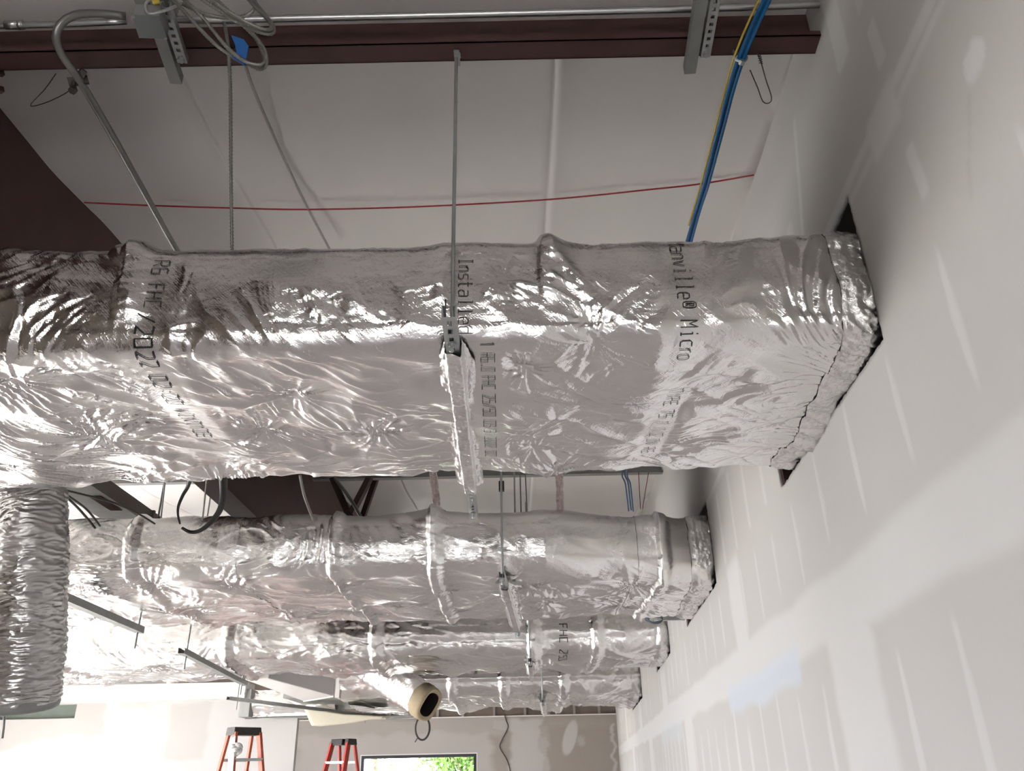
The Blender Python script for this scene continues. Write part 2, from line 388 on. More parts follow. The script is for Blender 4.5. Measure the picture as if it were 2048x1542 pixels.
def np_mesh(name, P, F, mats, parent=None, mi=None, smooth=True, attrs=None):
    me = bpy.data.meshes.new(name); P = np.array(P, float)
    if parent is not None: P = P - (np.array(parent.location) - np.array([0, 0, EYE]))
    else: P = P + np.array([0, 0, EYE])
    F = np.array(F, np.int32); k = F.shape[1]
    me.vertices.add(len(P)); me.vertices.foreach_set('co', P.ravel())
    me.loops.add(F.size); me.loops.foreach_set('vertex_index', F.ravel())
    me.polygons.add(len(F)); me.polygons.foreach_set('loop_start', np.arange(0, F.size, k, dtype=np.int32)); me.polygons.foreach_set('loop_total', np.full(len(F), k, np.int32))
    for m in mats: me.materials.append(m)
    if mi is not None: me.polygons.foreach_set('material_index', np.array(mi, np.int32))
    me.update(calc_edges=True); me.validate()
    me.polygons.foreach_set('use_smooth', [smooth] * len(me.polygons))
    for an, av in (attrs or {}).items():
        a = me.attributes.new(an, 'FLOAT', 'POINT'); a.data.foreach_set('value', np.array(av, np.float32))
    o = bpy.data.objects.new(name, me); COL.objects.link(o)
    if parent is not None: o.parent = parent
    return o

GL = {  # stroke letters on a 4 x 6 field
 'M': [[(0,0),(0,6),(2,3),(4,6),(4,0)]], 'a': [[(.3,4),(3.5,4),(4,3.4),(4,0)],[(4,2.4),(.8,2.4),(0,1.6),(0,.8),(.8,0),(4,.3)]], 'n': [[(0,0),(0,4)],[(0,3),(1.5,4),(3.2,4),(4,3),(4,0)]],
 'v': [[(0,4),(2,0),(4,4)]], 'i': [[(1,4),(2,4),(2,0)],[(1,0),(3,0)],[(2,5.4),(2,6)]], 'l': [[(1,6),(2,6),(2,0)],[(1,0),(3,0)]], 'e': [[(0,2),(4,2),(4,3.2),(3.2,4),(.8,4),(0,3.2),(0,.8),(.8,0),(3.8,0)]],
 'c': [[(4,4),(.8,4),(0,3.2),(0,.8),(.8,0),(4,0)]], 'r': [[(.5,0),(.5,4)],[(.5,2.8),(2,4),(3.6,4)]], 'o': [[(.8,0),(0,.8),(0,3.2),(.8,4),(3.2,4),(4,3.2),(4,.8),(3.2,0),(.8,0)]], 't': [[(1.5,6),(1.5,.8),(2.2,0),(3.6,0)],[(.2,4),(3.4,4)]],
 's': [[(4,4),(.8,4),(0,3),(.8,2),(3.2,2),(4,1),(3.2,0),(0,0)]], 'd': [[(4,6),(4,0),(.8,0),(0,.8),(0,3.2),(.8,4),(4,4)]], '@': [[(.8,1.5),(0,2.5),(0,5),(.8,6),(3.2,6),(4,5),(4,2.5),(3.2,1.5),(.8,1.5)],[(1.3,2.3),(1.3,5.2),(2.7,5.2),(2.7,3.8),(1.3,3.8),(2.8,2.3)]],
 'T': [[(0,6),(4,6)],[(2,6),(2,0)]], 'Y': [[(0,6),(2,3),(4,6)],[(2,3),(2,0)]], 'P': [[(0,0),(0,6),(3.2,6),(4,5.2),(4,3.6),(3.2,2.8),(0,2.8)]], 'E': [[(4,6),(0,6),(0,0),(4,0)],[(0,3),(3,3)]],
 'I': [[(2,0),(2,6)],[(1,6),(3,6)],[(1,0),(3,0)]], 'N': [[(0,0),(0,6),(4,0),(4,6)]], 'R': [[(0,0),(0,6),(3.2,6),(4,5.2),(4,3.6),(3.2,2.8),(0,2.8)],[(2,2.8),(4,0)]], 'F': [[(4,6),(0,6),(0,0)],[(0,3),(3,3)]], 'H': [[(0,0),(0,6)],[(4,0),(4,6)],[(0,3),(4,3)]],
 'C': [[(4,6),(0,6),(0,0),(4,0)]], 'W': [[(0,6),(1,0),(2,4),(3,0),(4,6)]], '/': [[(0,0),(4,6)]], '.': [[(1.7,0),(2.3,0),(2.3,.6),(1.7,.6),(1.7,0)]], ':': [[(2,1.4),(2,2)],[(2,4),(2,4.6)]], '-': [[(.6,3),(3.4,3)]],
 '0': [[(0,0),(0,6),(4,6),(4,0),(0,0)]], '1': [[(1,5),(2,6),(2,0)]], '2': [[(0,6),(4,6),(4,3.4),(0,0),(4,0)]], '3': [[(0,6),(4,6),(1.8,3.4),(4,3),(4,0),(0,0)]], '5': [[(4,6),(0,6),(0,3.3),(4,3.3),(4,0),(0,0)]],
 '6': [[(4,6),(0,6),(0,0),(4,0),(4,3),(0,3)]], '7': [[(0,6),(4,6),(1.2,0)]], '8': [[(0,0),(0,6),(4,6),(4,0),(0,0)],[(0,3),(4,3)]], ' ': []}
def stroke_text(d, V, F, s, x, t, size, pitch, slant=0.0, lw=.0014):
    """printed line running along +t (round the duct), letter tops towards +x"""
    for k, ch in enumerate(s):
        for pl in GL[ch]:
            pts = []
            for (a, b) in zip(pl[:-1], pl[1:]):
                n = max(1, int(math.hypot((b[0]-a[0]) * pitch * .16, (b[1]-a[1]) * size / 6) / .006))
                pts += [(a[0] + (b[0]-a[0]) * i / n, a[1] + (b[1]-a[1]) * i / n) for i in range(n)]
            pts.append(pl[-1]); P = np.array(pts)
            tt = t + k * pitch + P[:, 0] * pitch * .165; xx = x + P[:, 1] * size / 6 + slant * (tt - t)
            q = np.stack([xx, tt], 1); tg = np.gradient(q, axis=0); tg /= np.linalg.norm(tg, axis=1)[:, None] + 1e-9
            nr = np.stack([-tg[:, 1], tg[:, 0]], 1) * lw
            A = d.surf(*(q + nr).T, .003); B = d.surf(*(q - nr).T, .003); b0 = len(V)
            for i in range(len(q)): V.append(A[i]); V.append(B[i])
            for i in range(len(q) - 1): F.append((b0 + 2*i, b0 + 2*i + 1, b0 + 2*i + 3, b0 + 2*i + 2))

def tape_band(d, root, x, w, name='foil_tape', m=None, ts=None, off=.003, tilt=0.0):
    ts_ = d.tsamples(max(d.ds, .006))
    xs = np.linspace(-w / 2, w / 2, max(4, int(w / max(.006, d.ds * .8))))
    f = lambda X, Y, T: x + X + tilt * (Y - Y.mean()) + .004 * pn(T / .08, X * 0 + x, d.seed + 40)
    ex = lambda xx, tt: .0012 * ridge(tt / .018, xx / .05, d.seed + 41, 1.2)
    P, F = d.strip(xs, ts_, off, True, f, ex)
    return np_mesh(name, P, F, [m or MT['tape']], root)
def wall_collar(d, root, w, off=.008):
    ts_ = d.tsamples(max(d.ds, .007)); xs = np.linspace(0, 1, max(6, int((w + .05) / max(.007, d.ds))))
    f = lambda X, Y, T: wx(Y) - w + X * (w + .02) + .012 * pn(T / .12, X * 0, d.seed + 42) * (1 - X)
    ex = lambda xx, tt: .004 * ridge(tt / .05, xx / .03, d.seed + 43, 1.4) - 0 * xx
    P, F = d.strip(xs, ts_, .0015 + off * sstep(0, .35, xs), True, f, ex)
    return np_mesh('wall_collar', P, F, [MT['tape']], root)
cst = lambda v: (lambda x: np.full(np.shape(x), float(v)))
def rampf(*kv):
    xs, ys = [k for k, _ in kv], [v for _, v in kv]; return lambda x: np.interp(x, xs, ys)

ZB, ZT = 1.205, 1.595
def t_bottom(d, y): return d.C[2] + (y - float(d.yn(np.array([0.]))[0]) - d.R)       # t of a point on the bottom at depth y
# ---- nearest duct
P1 = []
d1 = Duct(3, -4.2, 1.33, cst(2.165), cst(3.40), ZB, rampf((-4.2, 1.64), (-1.75, 1.635), (-1.35, 1.60), (1.4, 1.595)), .075, .0052, sag=.022, amp=1.3)
tb = lambda y: t_bottom(d1, y)
for (u, v, dep, rad) in [(205, 870, .030, .26), (530, 868, .030, .24), (752, 862, .032, .24), (590, 800, .020, .18), (1050, 745, .022, .17), (1190, 700, .016, .13), (1108, 940, .03, .22), (440, 965, .03, .25), (30, 760, .02, .25), (1065, 900, .015, .16)]:
    p = atz(u, v, ZB - .01); P1.append((p[0], tb(p[1]), dep * 1.7, rad * 1.1))
for (u, v, dep, rad) in [(1180, 640, .016, .15), (1000, 560, .018, .16), (640, 610, .009, .14)]:
    p = aty(u, v, 2.15); P1.append((p[0], 1.595 - .075 - p[2], dep, rad))
d1.pins = P1
d1.seams = [(aty(1105, 560, 2.15)[0], .05, .016, .14), (aty(268, 560, 2.15)[0], .06, .015, .22)]
d1.bumps = [(aty(1105, 460, 2.2)[0], -.05, .028, .07, .07), (aty(265, 490, 2.2)[0], -.05, .022, .06, .07),
            (atz(440, 985, ZB)[0], tb(3.33), .050, .12, .08), (atz(1108, 958, ZB)[0], tb(3.34), .030, .08, .07),
            (atz(600, 690, ZB)[0], tb(2.2), .012, .25, .05), (-2.1, tb(3.3), .03, .3, .1)]
r1 = thing('insulated_duct', 'nearest and widest foil-wrapped duct, with black printing on its facing', 'duct', (-1.2, 2.78, ZB), 'foil-wrapped ducts')
tx = []
p = aty(1338, 478, 2.15); tx.append(('Manville@ Micro', p[0], -.05, .055, .0325, .02, .0015))
p = atz(1338, 770, ZB); tx.append(('TYPE 75 1 1/2 IN R6', p[0], tb(p[1]), .050, .0335, -.02, .0015))
p = atz(960, 692, ZB); tx.append(('1 R6.0 FHC 25/50 03/31/2022 02', p[0], tb(p[1]), .045, .031, -.02, .0014))
p = atz(238, 668, ZB); tx.append(('/2022 02:20 WINT108', p[0], tb(p[1]), .055, .042, -.06, .0024))
p = aty(918, 495, 2.15); tx.append(('Installed', p[0], .02, .045, .0325, 0, .0014))
p = aty(312, 494, 2.15); tx.append(('R6 FHC', p[0], .0, .05, .033, 0, .0013))
for (st_, x_, t_, sz_, pi_, sl_, *_r) in tx:
    ln = len(st_) * pi_; d1.calm.append((x_ + min(0, sl_ * ln) - .01, x_ + sz_ + max(0, sl_ * ln) + .01, t_, t_ + ln))
d1.wrap(r1, MT['foil'], tx)
wall_collar(d1, r1, .10)
# ---- second duct
def auto_pins(d, n, ylo, yhi, xlo, xhi, dep, rad, seed):
    r = np.random.default_rng(seed); out = []
    for i in range(n):
        x = xlo + (xhi - xlo) * (i + .5) / n + r.uniform(-.12, .12)
        for y in np.arange(ylo, yhi, (yhi - ylo) / max(1, round((yhi - ylo) / .75)) + 1e-6):
            out.append((x + r.uniform(-.1, .1), t_bottom(d, y + r.uniform(0, .35)), dep * r.uniform(.7, 1.2), rad * r.uniform(.8, 1.2)))
    return out
d2 = Duct(17, -6.6, 1.62, rampf((-6, 5.34), (.2, 5.34), (1.3, 5.66), (1.7, 5.70)), rampf((-6, 7.27), (0, 7.22), (1.3, 7.15), (1.7, 7.25)), 1.215, cst(1.665), .13, .010, sag=.02, scale=1.35, amp=1.45)
d2.pins = auto_pins(d2, 9, 5.6, 7.1, -5.2, 1.2, .06, .42, 5)
d2.seams = [(aty(668, 1060, 5.3)[0], .05, .03), (aty(870, 1060, 5.3)[0], .06, .035), (aty(1335, 1060, 5.4)[0], .06, .03), (-2.6, .06, .03), (-4.1, .06, .03)]
d2.bumps = [(aty(870, 1020, 5.4)[0], -.05, .04, .12, .1), (aty(1320, 1020, 5.5)[0], -.05, .04, .12, .1)] + [(x, t_bottom(d2, 7.15), .03, .3, .15) for x in (-4.6, -3.0, -2.0, -.6, .5)]
r2 = thing('insulated_duct', 'second foil-wrapped duct from the camera, behind the nearest one', 'duct', (-2.0, 6.3, 1.215), 'foil-wrapped ducts')
d2.wrap(r2, MT['foil_far'])
tape_band(d2, r2, aty(1305, 1100, 5.4)[0], .16); tape_band(d2, r2, aty(868, 1100, 5.3)[0], .13); tape_band(d2, r2, -1.95, .13)
wall_collar(d2, r2, .14, .012)
# ---- third duct
d3 = Duct(29, -8.4, 1.95, rampf((-6, 9.38), (.6, 9.30), (1.9, 9.22)), rampf((-6, 10.95), (-2, 10.75), (1.9, 10.72)), 1.20, cst(1.66), .15, .0145, sag=.04, scale=1.7, amp=2.3)
d3.pins = auto_pins(d3, 9, 9.6, 10.7, -6, 1.3, .05, .42, 9)
d3.seams = [(aty(452, 1290, 9.3)[0], .08, .04), (aty(752, 1290, 9.3)[0], .09, .05), (aty(1070, 1290, 9.3)[0], .09, .05), (-5.2, .08, .04), (.9, .08, .03)]
d3.bumps = [(x, t_bottom(d3, 10.65), .05, .4, .16) for x in (-5.4, -4.0, -2.2, -.9, .6)]
r3 = thing('insulated_duct', 'third foil-wrapped duct from the camera, with a short open sleeve below it', 'duct', (-2.6, 10.1, 1.2), 'foil-wrapped ducts')
p = aty(1118, 1255, 9.3)
d3.wrap(r3, MT['foil_far'], [('FHC 25/50', p[0], .0, .09, .075, 0, .004)])
tape_band(d3, r3, aty(752, 1290, 9.3)[0], .17); tape_band(d3, r3, aty(1080, 1290, 9.3)[0], .2); tape_band(d3, r3, aty(452, 1290, 9.3)[0], .15)
wall_collar(d3, r3, .14, .012)
# ---- fourth duct
d4 = Duct(41, -3.0, 2.35, cst(14.25), rampf((-3, 17.7), (-1, 17.1), (2.3, 17.1)), 1.205, cst(1.72), .2, .021, sag=.07, scale=2.2, amp=3.2)
d4.pins = auto_pins(d4, 6, 14.7, 17.0, -2.6, 2.0, .08, .6, 13)
d4.seams = [(aty(905, 1360, 14.2)[0], .1, .05), (aty(1010, 1360, 14.2)[0], .12, .05), (aty(1130, 1360, 14.2)[0], .1, .05)]
d4.bumps = [(x, t_bottom(d4, 17.0), .09, .5, .3) for x in (-2.4, -1.0, .4)]
r4 = thing('insulated_duct', 'farthest foil-wrapped duct, shortest in view, ending at the grey metal box', 'duct', (-.4, 15.7, 1.205), 'foil-wrapped ducts')
d4.wrap(r4, MT['foil_far'])
tape_band(d4, r4, aty(1085, 1380, 14.2)[0], .2); tape_band(d4, r4, aty(905, 1380, 14.2)[0], .18)
wall_collar(d4, r4, .15, .012)
HOLES = [(2.145, 3.575, 1.175, 1.722), (5.655, 7.52, 1.175, 1.775), (9.13, 11.06, 1.16, 1.76), (14.15, 17.42, 1.10, 1.84)]

# ------------------------------------------------------------------ the setting
XL, YB, YF, YP = -11.0, -4.5, 26.5, 16.0    # left wall, back wall, far wall, partition
FLOOR = -EYE
def grade(a, b, d0, k):                       # spacing that grows with distance
    out = [a]; 
    while out[-1] < b: out.append(out[-1] + max(d0, k * abs(out[-1])))
    return out[:-1] + [b]
def soft_rect(y, z, y0, y1, z0, z1, e=.02, seed=0, wob=.015):
    y, z = y + wob * pn(z / .30, y / 1.5, seed) + .3 * wob * pn(z / .08, y / .5, seed + 2), z + wob * pn(y / .55, z / 1.5, seed + 1) + .25 * wob * pn(y / .16, z / .5, seed + 3)
    return sstep(y0 - e, y0 + e, y) * (1 - sstep(y1 - e, y1 + e, y)) * sstep(z0 - e, z0 + e, z) * (1 - sstep(z1 - e, z1 + e, z))
def right_wall():
    ys = set(np.round(grade(1.0, 2.7, .010, .001), 4)) | set(np.round(grade(2.7, 27.0, .022, .0075), 4)) | set(np.round(np.arange(YB, 1.0, .25), 4)); zs = set(np.round(np.arange(FLOOR, -.3, .12), 4)) | set(np.round(np.arange(-.3, 2.62, .0135), 4)) | set(np.round(np.arange(2.7, 5.3, .2), 4))
    hy = [v for h in HOLES for v in h[:2]]; hz = [v for h in HOLES for v in h[2:]]
    for e in hy: ys = {y for y in ys if abs(y - e) > .009} | {round(e, 4)}
    for e in hz: zs = {z for z in zs if abs(z - e) > .006} | {round(e, 4)}
    ys = np.array(sorted(ys)); zs = np.array(sorted(zs)); Y, Z = np.meshgrid(ys, zs, indexing='ij'); ny, nz = len(ys), len(zs)
    keep = np.ones((ny - 1, nz - 1), bool); ym = (ys[1:] + ys[:-1]) / 2; zm = (zs[1:] + zs[:-1]) / 2; edge = np.zeros((ny, nz), bool)
    for (a, b, c, d) in HOLES:
        keep &= ~((ym[:, None] > a) & (ym[:, None] < b) & (zm[None] > c) & (zm[None] < d))
        on = (Y >= a - .001) & (Y <= b + .001) & (Z >= c - .001) & (Z <= d + .001); edge |= on
    y, z = Y.copy(), Z.copy()
    jit = np.where(edge, 1.0, 0) * np.clip(Y / 4, .6, 1.6)
    y += jit * .0055 * (hsh(np.arange(ny)[:, None] + 0 * Z.astype(int), np.arange(nz)[None] + 0 * Y.astype(int), 5) - .5) * 2
    z += jit * .0050 * (hsh(np.arange(ny)[:, None] + 0 * Z.astype(int), np.arange(nz)[None] + 0 * Y.astype(int), 8) - .5) * 2
    mud = np.zeros_like(Y)
    def put(m, k=1.0):
        nonlocal mud; mud = np.maximum(mud, m * k)
    # horizontal taped joints, one board apart
    for zc, hw in ((.553, .118), (-.68, .12)): put(soft_rect(Y, Z, -6, 27, zc - hw, zc + hw, .03, 60, .022), .85)
    put(soft_rect(Y, Z, -6, 27, 1.722, 1.765, .006, 61, .004), .75); put(soft_rect(Y, Z, -6, 2.25, 1.672, 1.700, .008, 62, .006), .6)
    put(soft_rect(Y, Z, 1.68, 1.90, 1.64, 1.79, .02, 63, .02), .8)
    # butt joints
    for (a, b, c, d) in ((4.82, 5.22, .5, 1.17), (2.78, 3.30, -.7, .5), (7.9, 8.5, -.7, .5), (10.0, 10.6, .5, 1.7), (14.7, 15.4, .5, 1.7), (12.8, 13.5, -.7, .5), (17.8, 18.6, -.7, .5), (20, 20.8, .5, 1.7)):
        put(soft_rect(Y, Z, a, b, c, d, .045, int(a * 7), .03), .85)
    # screw lines over every stud
    r = np.random.default_rng(3); k = 0; yc = .844
    while yc < 26.3:
        w = .020 + .003 * min(yc, 12) * .5
        for (lo, hi) in ((-.56, .40), (.68, 1.17)):
            a = lo + r.uniform(0, .10); b = hi - r.uniform(.0, .12); e = .5
            if yc < 1.9 and lo > 0: a, b = .80, 1.21
            wid = w * (.6 + .6 * sstep(a, a + .25, Z) * (1 - sstep(b - .3, b, Z)))
            ww = .010 * pn(Z / .3, 0 * Z + yc, 71)
            m = (1 - sstep(wid * .6, wid * 1.2, np.abs(Y - yc - ww))) * sstep(a - .03, a + .06, Z) * (1 - sstep(b - .06, b + .02, Z)); put(m, .8 * r.uniform(.75, 1))
        if yc > 3.4 and not any(h[0] - .2 < yc < h[1] + .2 for h in HOLES): put(soft_rect(Y, Z, yc - w, yc + w, 1.2, 1.68, .012, 77, .01), .7)
        yc += .437
    put(soft_rect(Y, Z, 1.675, 1.725, 1.35, 1.53, .010, 80, .012), .8); put(soft_rect(Y, Z, 1.675, 1.735, 1.85, 2.02, .008, 81, .01), .8)
    dd = np.hypot((Y - 1.335) / .052, (Z - 1.455) / .050) + .2 * pn(Y / .04, Z / .04, 83); put(1 - sstep(.75, 1.05, dd), .95)
    put(soft_rect(Y, Z, 1.86, 1.97, 2.08, 2.5, .012, 84, .02), .85); put(soft_rect(Y, Z, 1.70, 1.75, 2.10, 2.5, .01, 85, .02), .6)
    put(soft_rect(Y - (2.35 - Z) * .40, Z, 2.425, 2.465, 1.75, 2.35, .012, 86, .006), .75); put(soft_rect(Y, Z, 2.72, 2.80, 1.85, 2.06, .02, 87, .02), .6)
    dd = np.hypot((Y - 1.17) / .06, (Z - 1.64) / .035); put(1 - sstep(.7, 1.1, dd), .5)
    blue = np.clip(soft_rect(Y, Z, 3.80, 5.75, .33, .50, .035, 90, .04) - .25 * sstep(.44, .5, Z), 0, 1) * .75
    blue = np.maximum(blue, soft_rect(Y, Z, 8.7, 11.2, .30, .52, .05, 92, .05) * .35)
    sc = np.zeros_like(Y)
    for (a, b, c, d) in ((1.455, 1.395, 1.30, 1.40), (1.51, 1.475, 1.20, 1.28)):
        t = np.clip(((Y - a) * (b - a) + (Z - c) * (d - c)) / ((b - a) ** 2 + (d - c) ** 2), 0, 1)
        sc = np.maximum(sc, .10 * (1 - sstep(.004, .014, np.hypot(Y - a - t * (b - a), Z - c - t * (d - c)))))
    relief = .0012 * mud
    P = np.stack([wx(y) - relief, y, z], -1).reshape(-1, 3)
    i, k = np.nonzero(keep); F = np.stack([i * nz + k, i * nz + k + 1, (i + 1) * nz + k + 1, (i + 1) * nz + k], -1)
    o = np_mesh('wall_right', P, F, [MT['dry']], smooth=True, attrs={'mud': mud.ravel(), 'blue': blue.ravel(), 'scuff': sc.ravel()})
    s = o.modifiers.new('board', 'SOLIDIFY'); s.thickness = .016; s.offset = -1
    o['kind'] = 'structure'
    return o
rw = right_wall()
# the unlit cavity behind that wall: framing and a closed room
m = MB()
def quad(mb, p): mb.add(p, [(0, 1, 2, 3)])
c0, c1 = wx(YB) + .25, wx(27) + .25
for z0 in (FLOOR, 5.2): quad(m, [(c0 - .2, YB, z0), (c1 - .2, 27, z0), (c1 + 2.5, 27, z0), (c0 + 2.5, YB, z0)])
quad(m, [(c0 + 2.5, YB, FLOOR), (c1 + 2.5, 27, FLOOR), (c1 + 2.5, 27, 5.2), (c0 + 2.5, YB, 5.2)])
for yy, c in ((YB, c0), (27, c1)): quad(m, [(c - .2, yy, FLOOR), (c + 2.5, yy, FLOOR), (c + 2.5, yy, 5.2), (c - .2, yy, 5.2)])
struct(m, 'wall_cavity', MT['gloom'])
for i, (a, b, c, d) in enumerate(HOLES[:2]):
    m = MB(); m.bar((wx(b) + .055, b - .012 + .05, FLOOR), (wx(b) + .055, b - .012 + .05, 2.6), .08, .1, (0, 1, 0))
    solo(m, 'wall_post', MT['red_iron'], ('red-brown steel post showing inside the wall opening beside the nearest duct', 'red-brown steel post showing inside the wall opening beside the second duct')[i], 'post', 'posts inside the wall')

# roof underside: white facing draped between the purlins
PUR = [-.9, .6, 2.1, 3.6, 5.1, 6.6, 8.1, 10.9, 12.4, 13.9, 15.4, 16.9, 18.4, 19.9, 21.4, 22.9, 24.4]
def ceiling():
    seams = [.20 + 1.52 * k for k in range(-7, 3)]
    xs = set(np.round(np.arange(XL - .1, 3.4, .09), 3))
    for s_ in seams: xs |= {round(s_ + d, 3) for d in (-.05, -.022, -.008, 0, .008, .022, .05)}
    ys = np.array(sorted(set(np.round(np.arange(YB - .1, 27.2, .075), 3)))); xs = np.array(sorted(xs))
    X, Y = np.meshgrid(xs, ys, indexing='ij'); P_ = np.array(sorted(PUR + [-6.5, -5.4, -3.9, -2.4, 27.3]))
    i = np.clip(np.searchsorted(P_, Y) - 1, 0, len(P_) - 2); f = (Y - P_[i]) / (P_[i + 1] - P_[i])
    Z = roof(Y) - .030 * np.sin(PI * f) ** 2 * (1 + .35 * fbm(X / .9, Y / .8, 50, 2)) - .005 * fbm(X / .35, Y / .5, 52, 2)
    for s_ in seams: Z = Z + .009 * np.exp(-((X - s_) / .010) ** 2) - .006 * np.exp(-((X - s_ - .03) / .02) ** 2)
    # long soft folds where it hangs
    Z = Z - .003 * ridge((X + .6 * Y) / 1.1, (Y - .3 * X) / .55, 55, 1.5)
    X2 = np.minimum(X, wx(Y) + .012)
    ny = len(ys); a = np.arange(len(xs) - 1)[:, None] * ny; b = np.arange(ny - 1)[None]
    F = np.stack([a + b, a + b + 1, a + ny + b + 1, a + ny + b], -1).reshape(-1, 4)
    o = np_mesh('ceiling', np.stack([X2, Y, Z], -1).reshape(-1, 3), F, [MT['vinyl']]); o['kind'] = 'structure'
ceiling()
m = MB(); m.hexa([(XL - .2, YB - .2, FLOOR - .15), (wx(YB) + 3, YB - .2, FLOOR - .15), (wx(27) + 3, 27, FLOOR - .15), (XL - .2, 27, FLOOR - .15), (XL - .2, YB - .2, FLOOR), (wx(YB) + 3, YB - .2, FLOOR), (wx(27) + 3, 27, FLOOR), (XL - .2, 27, FLOOR)])
struct(m, 'floor', MT['floor'])
m = MB(); m.box((-90, -90, FLOOR - .4), (90, 120, FLOOR - .16)); struct(m, 'ground', MT['ground'])

def pierced(axis, c, th, u0, u1, z0, z1, ops):
    """wall slab across one axis with openings (u0,u1,z0,z1)"""
    mb = MB(); us = sorted({u0, u1} | {v for o in ops for v in o[:2]}); zs = sorted({z0, z1} | {v for o in ops for v in o[2:]})
    for a, b in zip(us[:-1], us[1:]):
        for p, q in zip(zs[:-1], zs[1:]):
            if any(o[0] - 1e-6 < a and b < o[1] + 1e-6 and o[2] - 1e-6 < p and q < o[3] + 1e-6 for o in ops): continue
            if axis == 'y': mb.box((a, c, p), (b, c + th, q))
            else: mb.box((c - th, a, p), (c, b, q))
    return mb
LW = [(4.4, 7.2), (7.8, 10.6), (11.2, 12.9), (18.0, 20.4)]  # last opening is unseen, added to brighten the far wall
BW = [(-2.5, -1.1), (-.7, .5)]
struct(pierced('x', XL, .2, YB, YF, FLOOR, 5.2, [(a, b, -1.5, 1.15) for a, b in LW]), 'wall_left', MT['paint'])
struct(pierced('y', YB - .2, .2, XL, wx(YB) + .05, FLOOR, 3.2, [(a, b, -.75, .55) for a, b in BW]), 'wall_back', MT['backing'])
def window(n, axis, c, a, b, z0, z1, wfr=.07, mull=0):
    r = thing('window_%d' % n, '', '', ((a + b) / 2, c, z0) if axis == 'y' else (c, (a + b) / 2, z0)); del r['label']; del r['category']; r['kind'] = 'structure'
    m = MB()
    def bx(u0, u1, p, q):
        if axis == 'y': m.box((u0, c - .05, p), (u1, c + .05, q))
        else: m.box((c - .05, u0, p), (c + .05, u1, q))
    bx(a, b, z0, z0 + wfr); bx(a, b, z1 - wfr, z1); bx(a, a + wfr, z0 + wfr, z1 - wfr); bx(b - wfr, b, z0 + wfr, z1 - wfr)
    for k in range(mull):
        x = a + (b - a) * (k + 1) / (mull + 1); bx(x - .03, x + .03, z0 + wfr, z1 - wfr)
    m.build('window_frame', MT['frame'], r)
    g = MB()
    if axis == 'y': g.box((a + wfr, c - .006, z0 + wfr), (b - wfr, c + .006, z1 - wfr))
    else: g.box((c - .006, a + wfr, z0 + wfr), (c + .006, b - wfr, z1 - wfr))
    g.build('window_pane', MT['glass'], r)
    return r
def portal(axis, c, a, b, z0, z1, sgn):
    l = bpy.data.lights.new('daylight', 'AREA'); l.shape = 'RECTANGLE'; l.size = b - a; l.size_y = z1 - z0; l.cycles.is_portal = True
    o = bpy.data.objects.new('daylight', l); COL.objects.link(o)
    if axis == 'y':
        o.location = W(((a + b) / 2, c, (z0 + z1) / 2)); o.rotation_euler = (PI / 2 * (-1 if sgn < 0 else 1), 0, 0)
    else:
        o.location = W((c, (a + b) / 2, (z0 + z1) / 2)); o.rotation_euler = (PI / 2, 0, -PI / 2)
m = MB(); m.box((-3.02, YB, FLOOR), (-2.9, 2.0, 3.2)); struct(m, 'wall_light_block', MT['backing'])  # unseen wall added to keep daylight off the roof behind the camera
n = 2
for a, b in LW: window(n, 'x', XL - .1, a, b, -1.5, 1.15); portal('x', XL - .16, a, b, -1.5, 1.15, 1); n += 1
for a, b in BW: window(n, 'y', YB - .1, a, b, -.75, .55); portal('y', YB - .16, a, b, -.75, .55, 1); n += 1

# far wall with its window
far = lambda u, v: aty(u, v, YF)
xa, xb = far(723, 1513)[0], far(953, 1507)[0]; zt_ = .575; zb_ = -.75
def board_wall(name, y, xs, zs, mudf, mt, hole=None, th=.12, ztop=None):
    X, Z = np.meshgrid(xs, zs, indexing='ij'); nz = len(zs); xm = (xs[1:] + xs[:-1]) / 2; zm = (zs[1:] + zs[:-1]) / 2
    keep = np.ones((len(xs) - 1, nz - 1), bool)
    for h in hole or []: keep &= ~((xm[:, None] > h[0]) & (xm[:, None] < h[1]) & (zm[None] > h[2]) & (zm[None] < h[3]))
    i, k = np.nonzero(keep); F = np.stack([i * nz + k, (i + 1) * nz + k, (i + 1) * nz + k + 1, i * nz + k + 1], -1)
    mud = mudf(X, Z)
    o = np_mesh(name, np.stack([X, 0 * X + y, Z], -1).reshape(-1, 3), F, [mt], smooth=False, attrs={'mud': mud.ravel(), 'blue': 0 * mud.ravel(), 'scuff': 0 * mud.ravel()})
    s = o.modifiers.new('board', 'SOLIDIFY'); s.thickness = th; s.offset = -1; o['kind'] = 'structure'; return o
def snap(arr, vals):
    a = set(np.round(arr, 4))
    for v in vals: a = {x for x in a if abs(x - v) > .012} | {round(float(v), 4)}
    return np.array(sorted(a))
def R2(p, q): a, b = far(*p), far(*q); return (min(a[0], b[0]), max(a[0], b[0]), min(a[2], b[2]), max(a[2], b[2]))
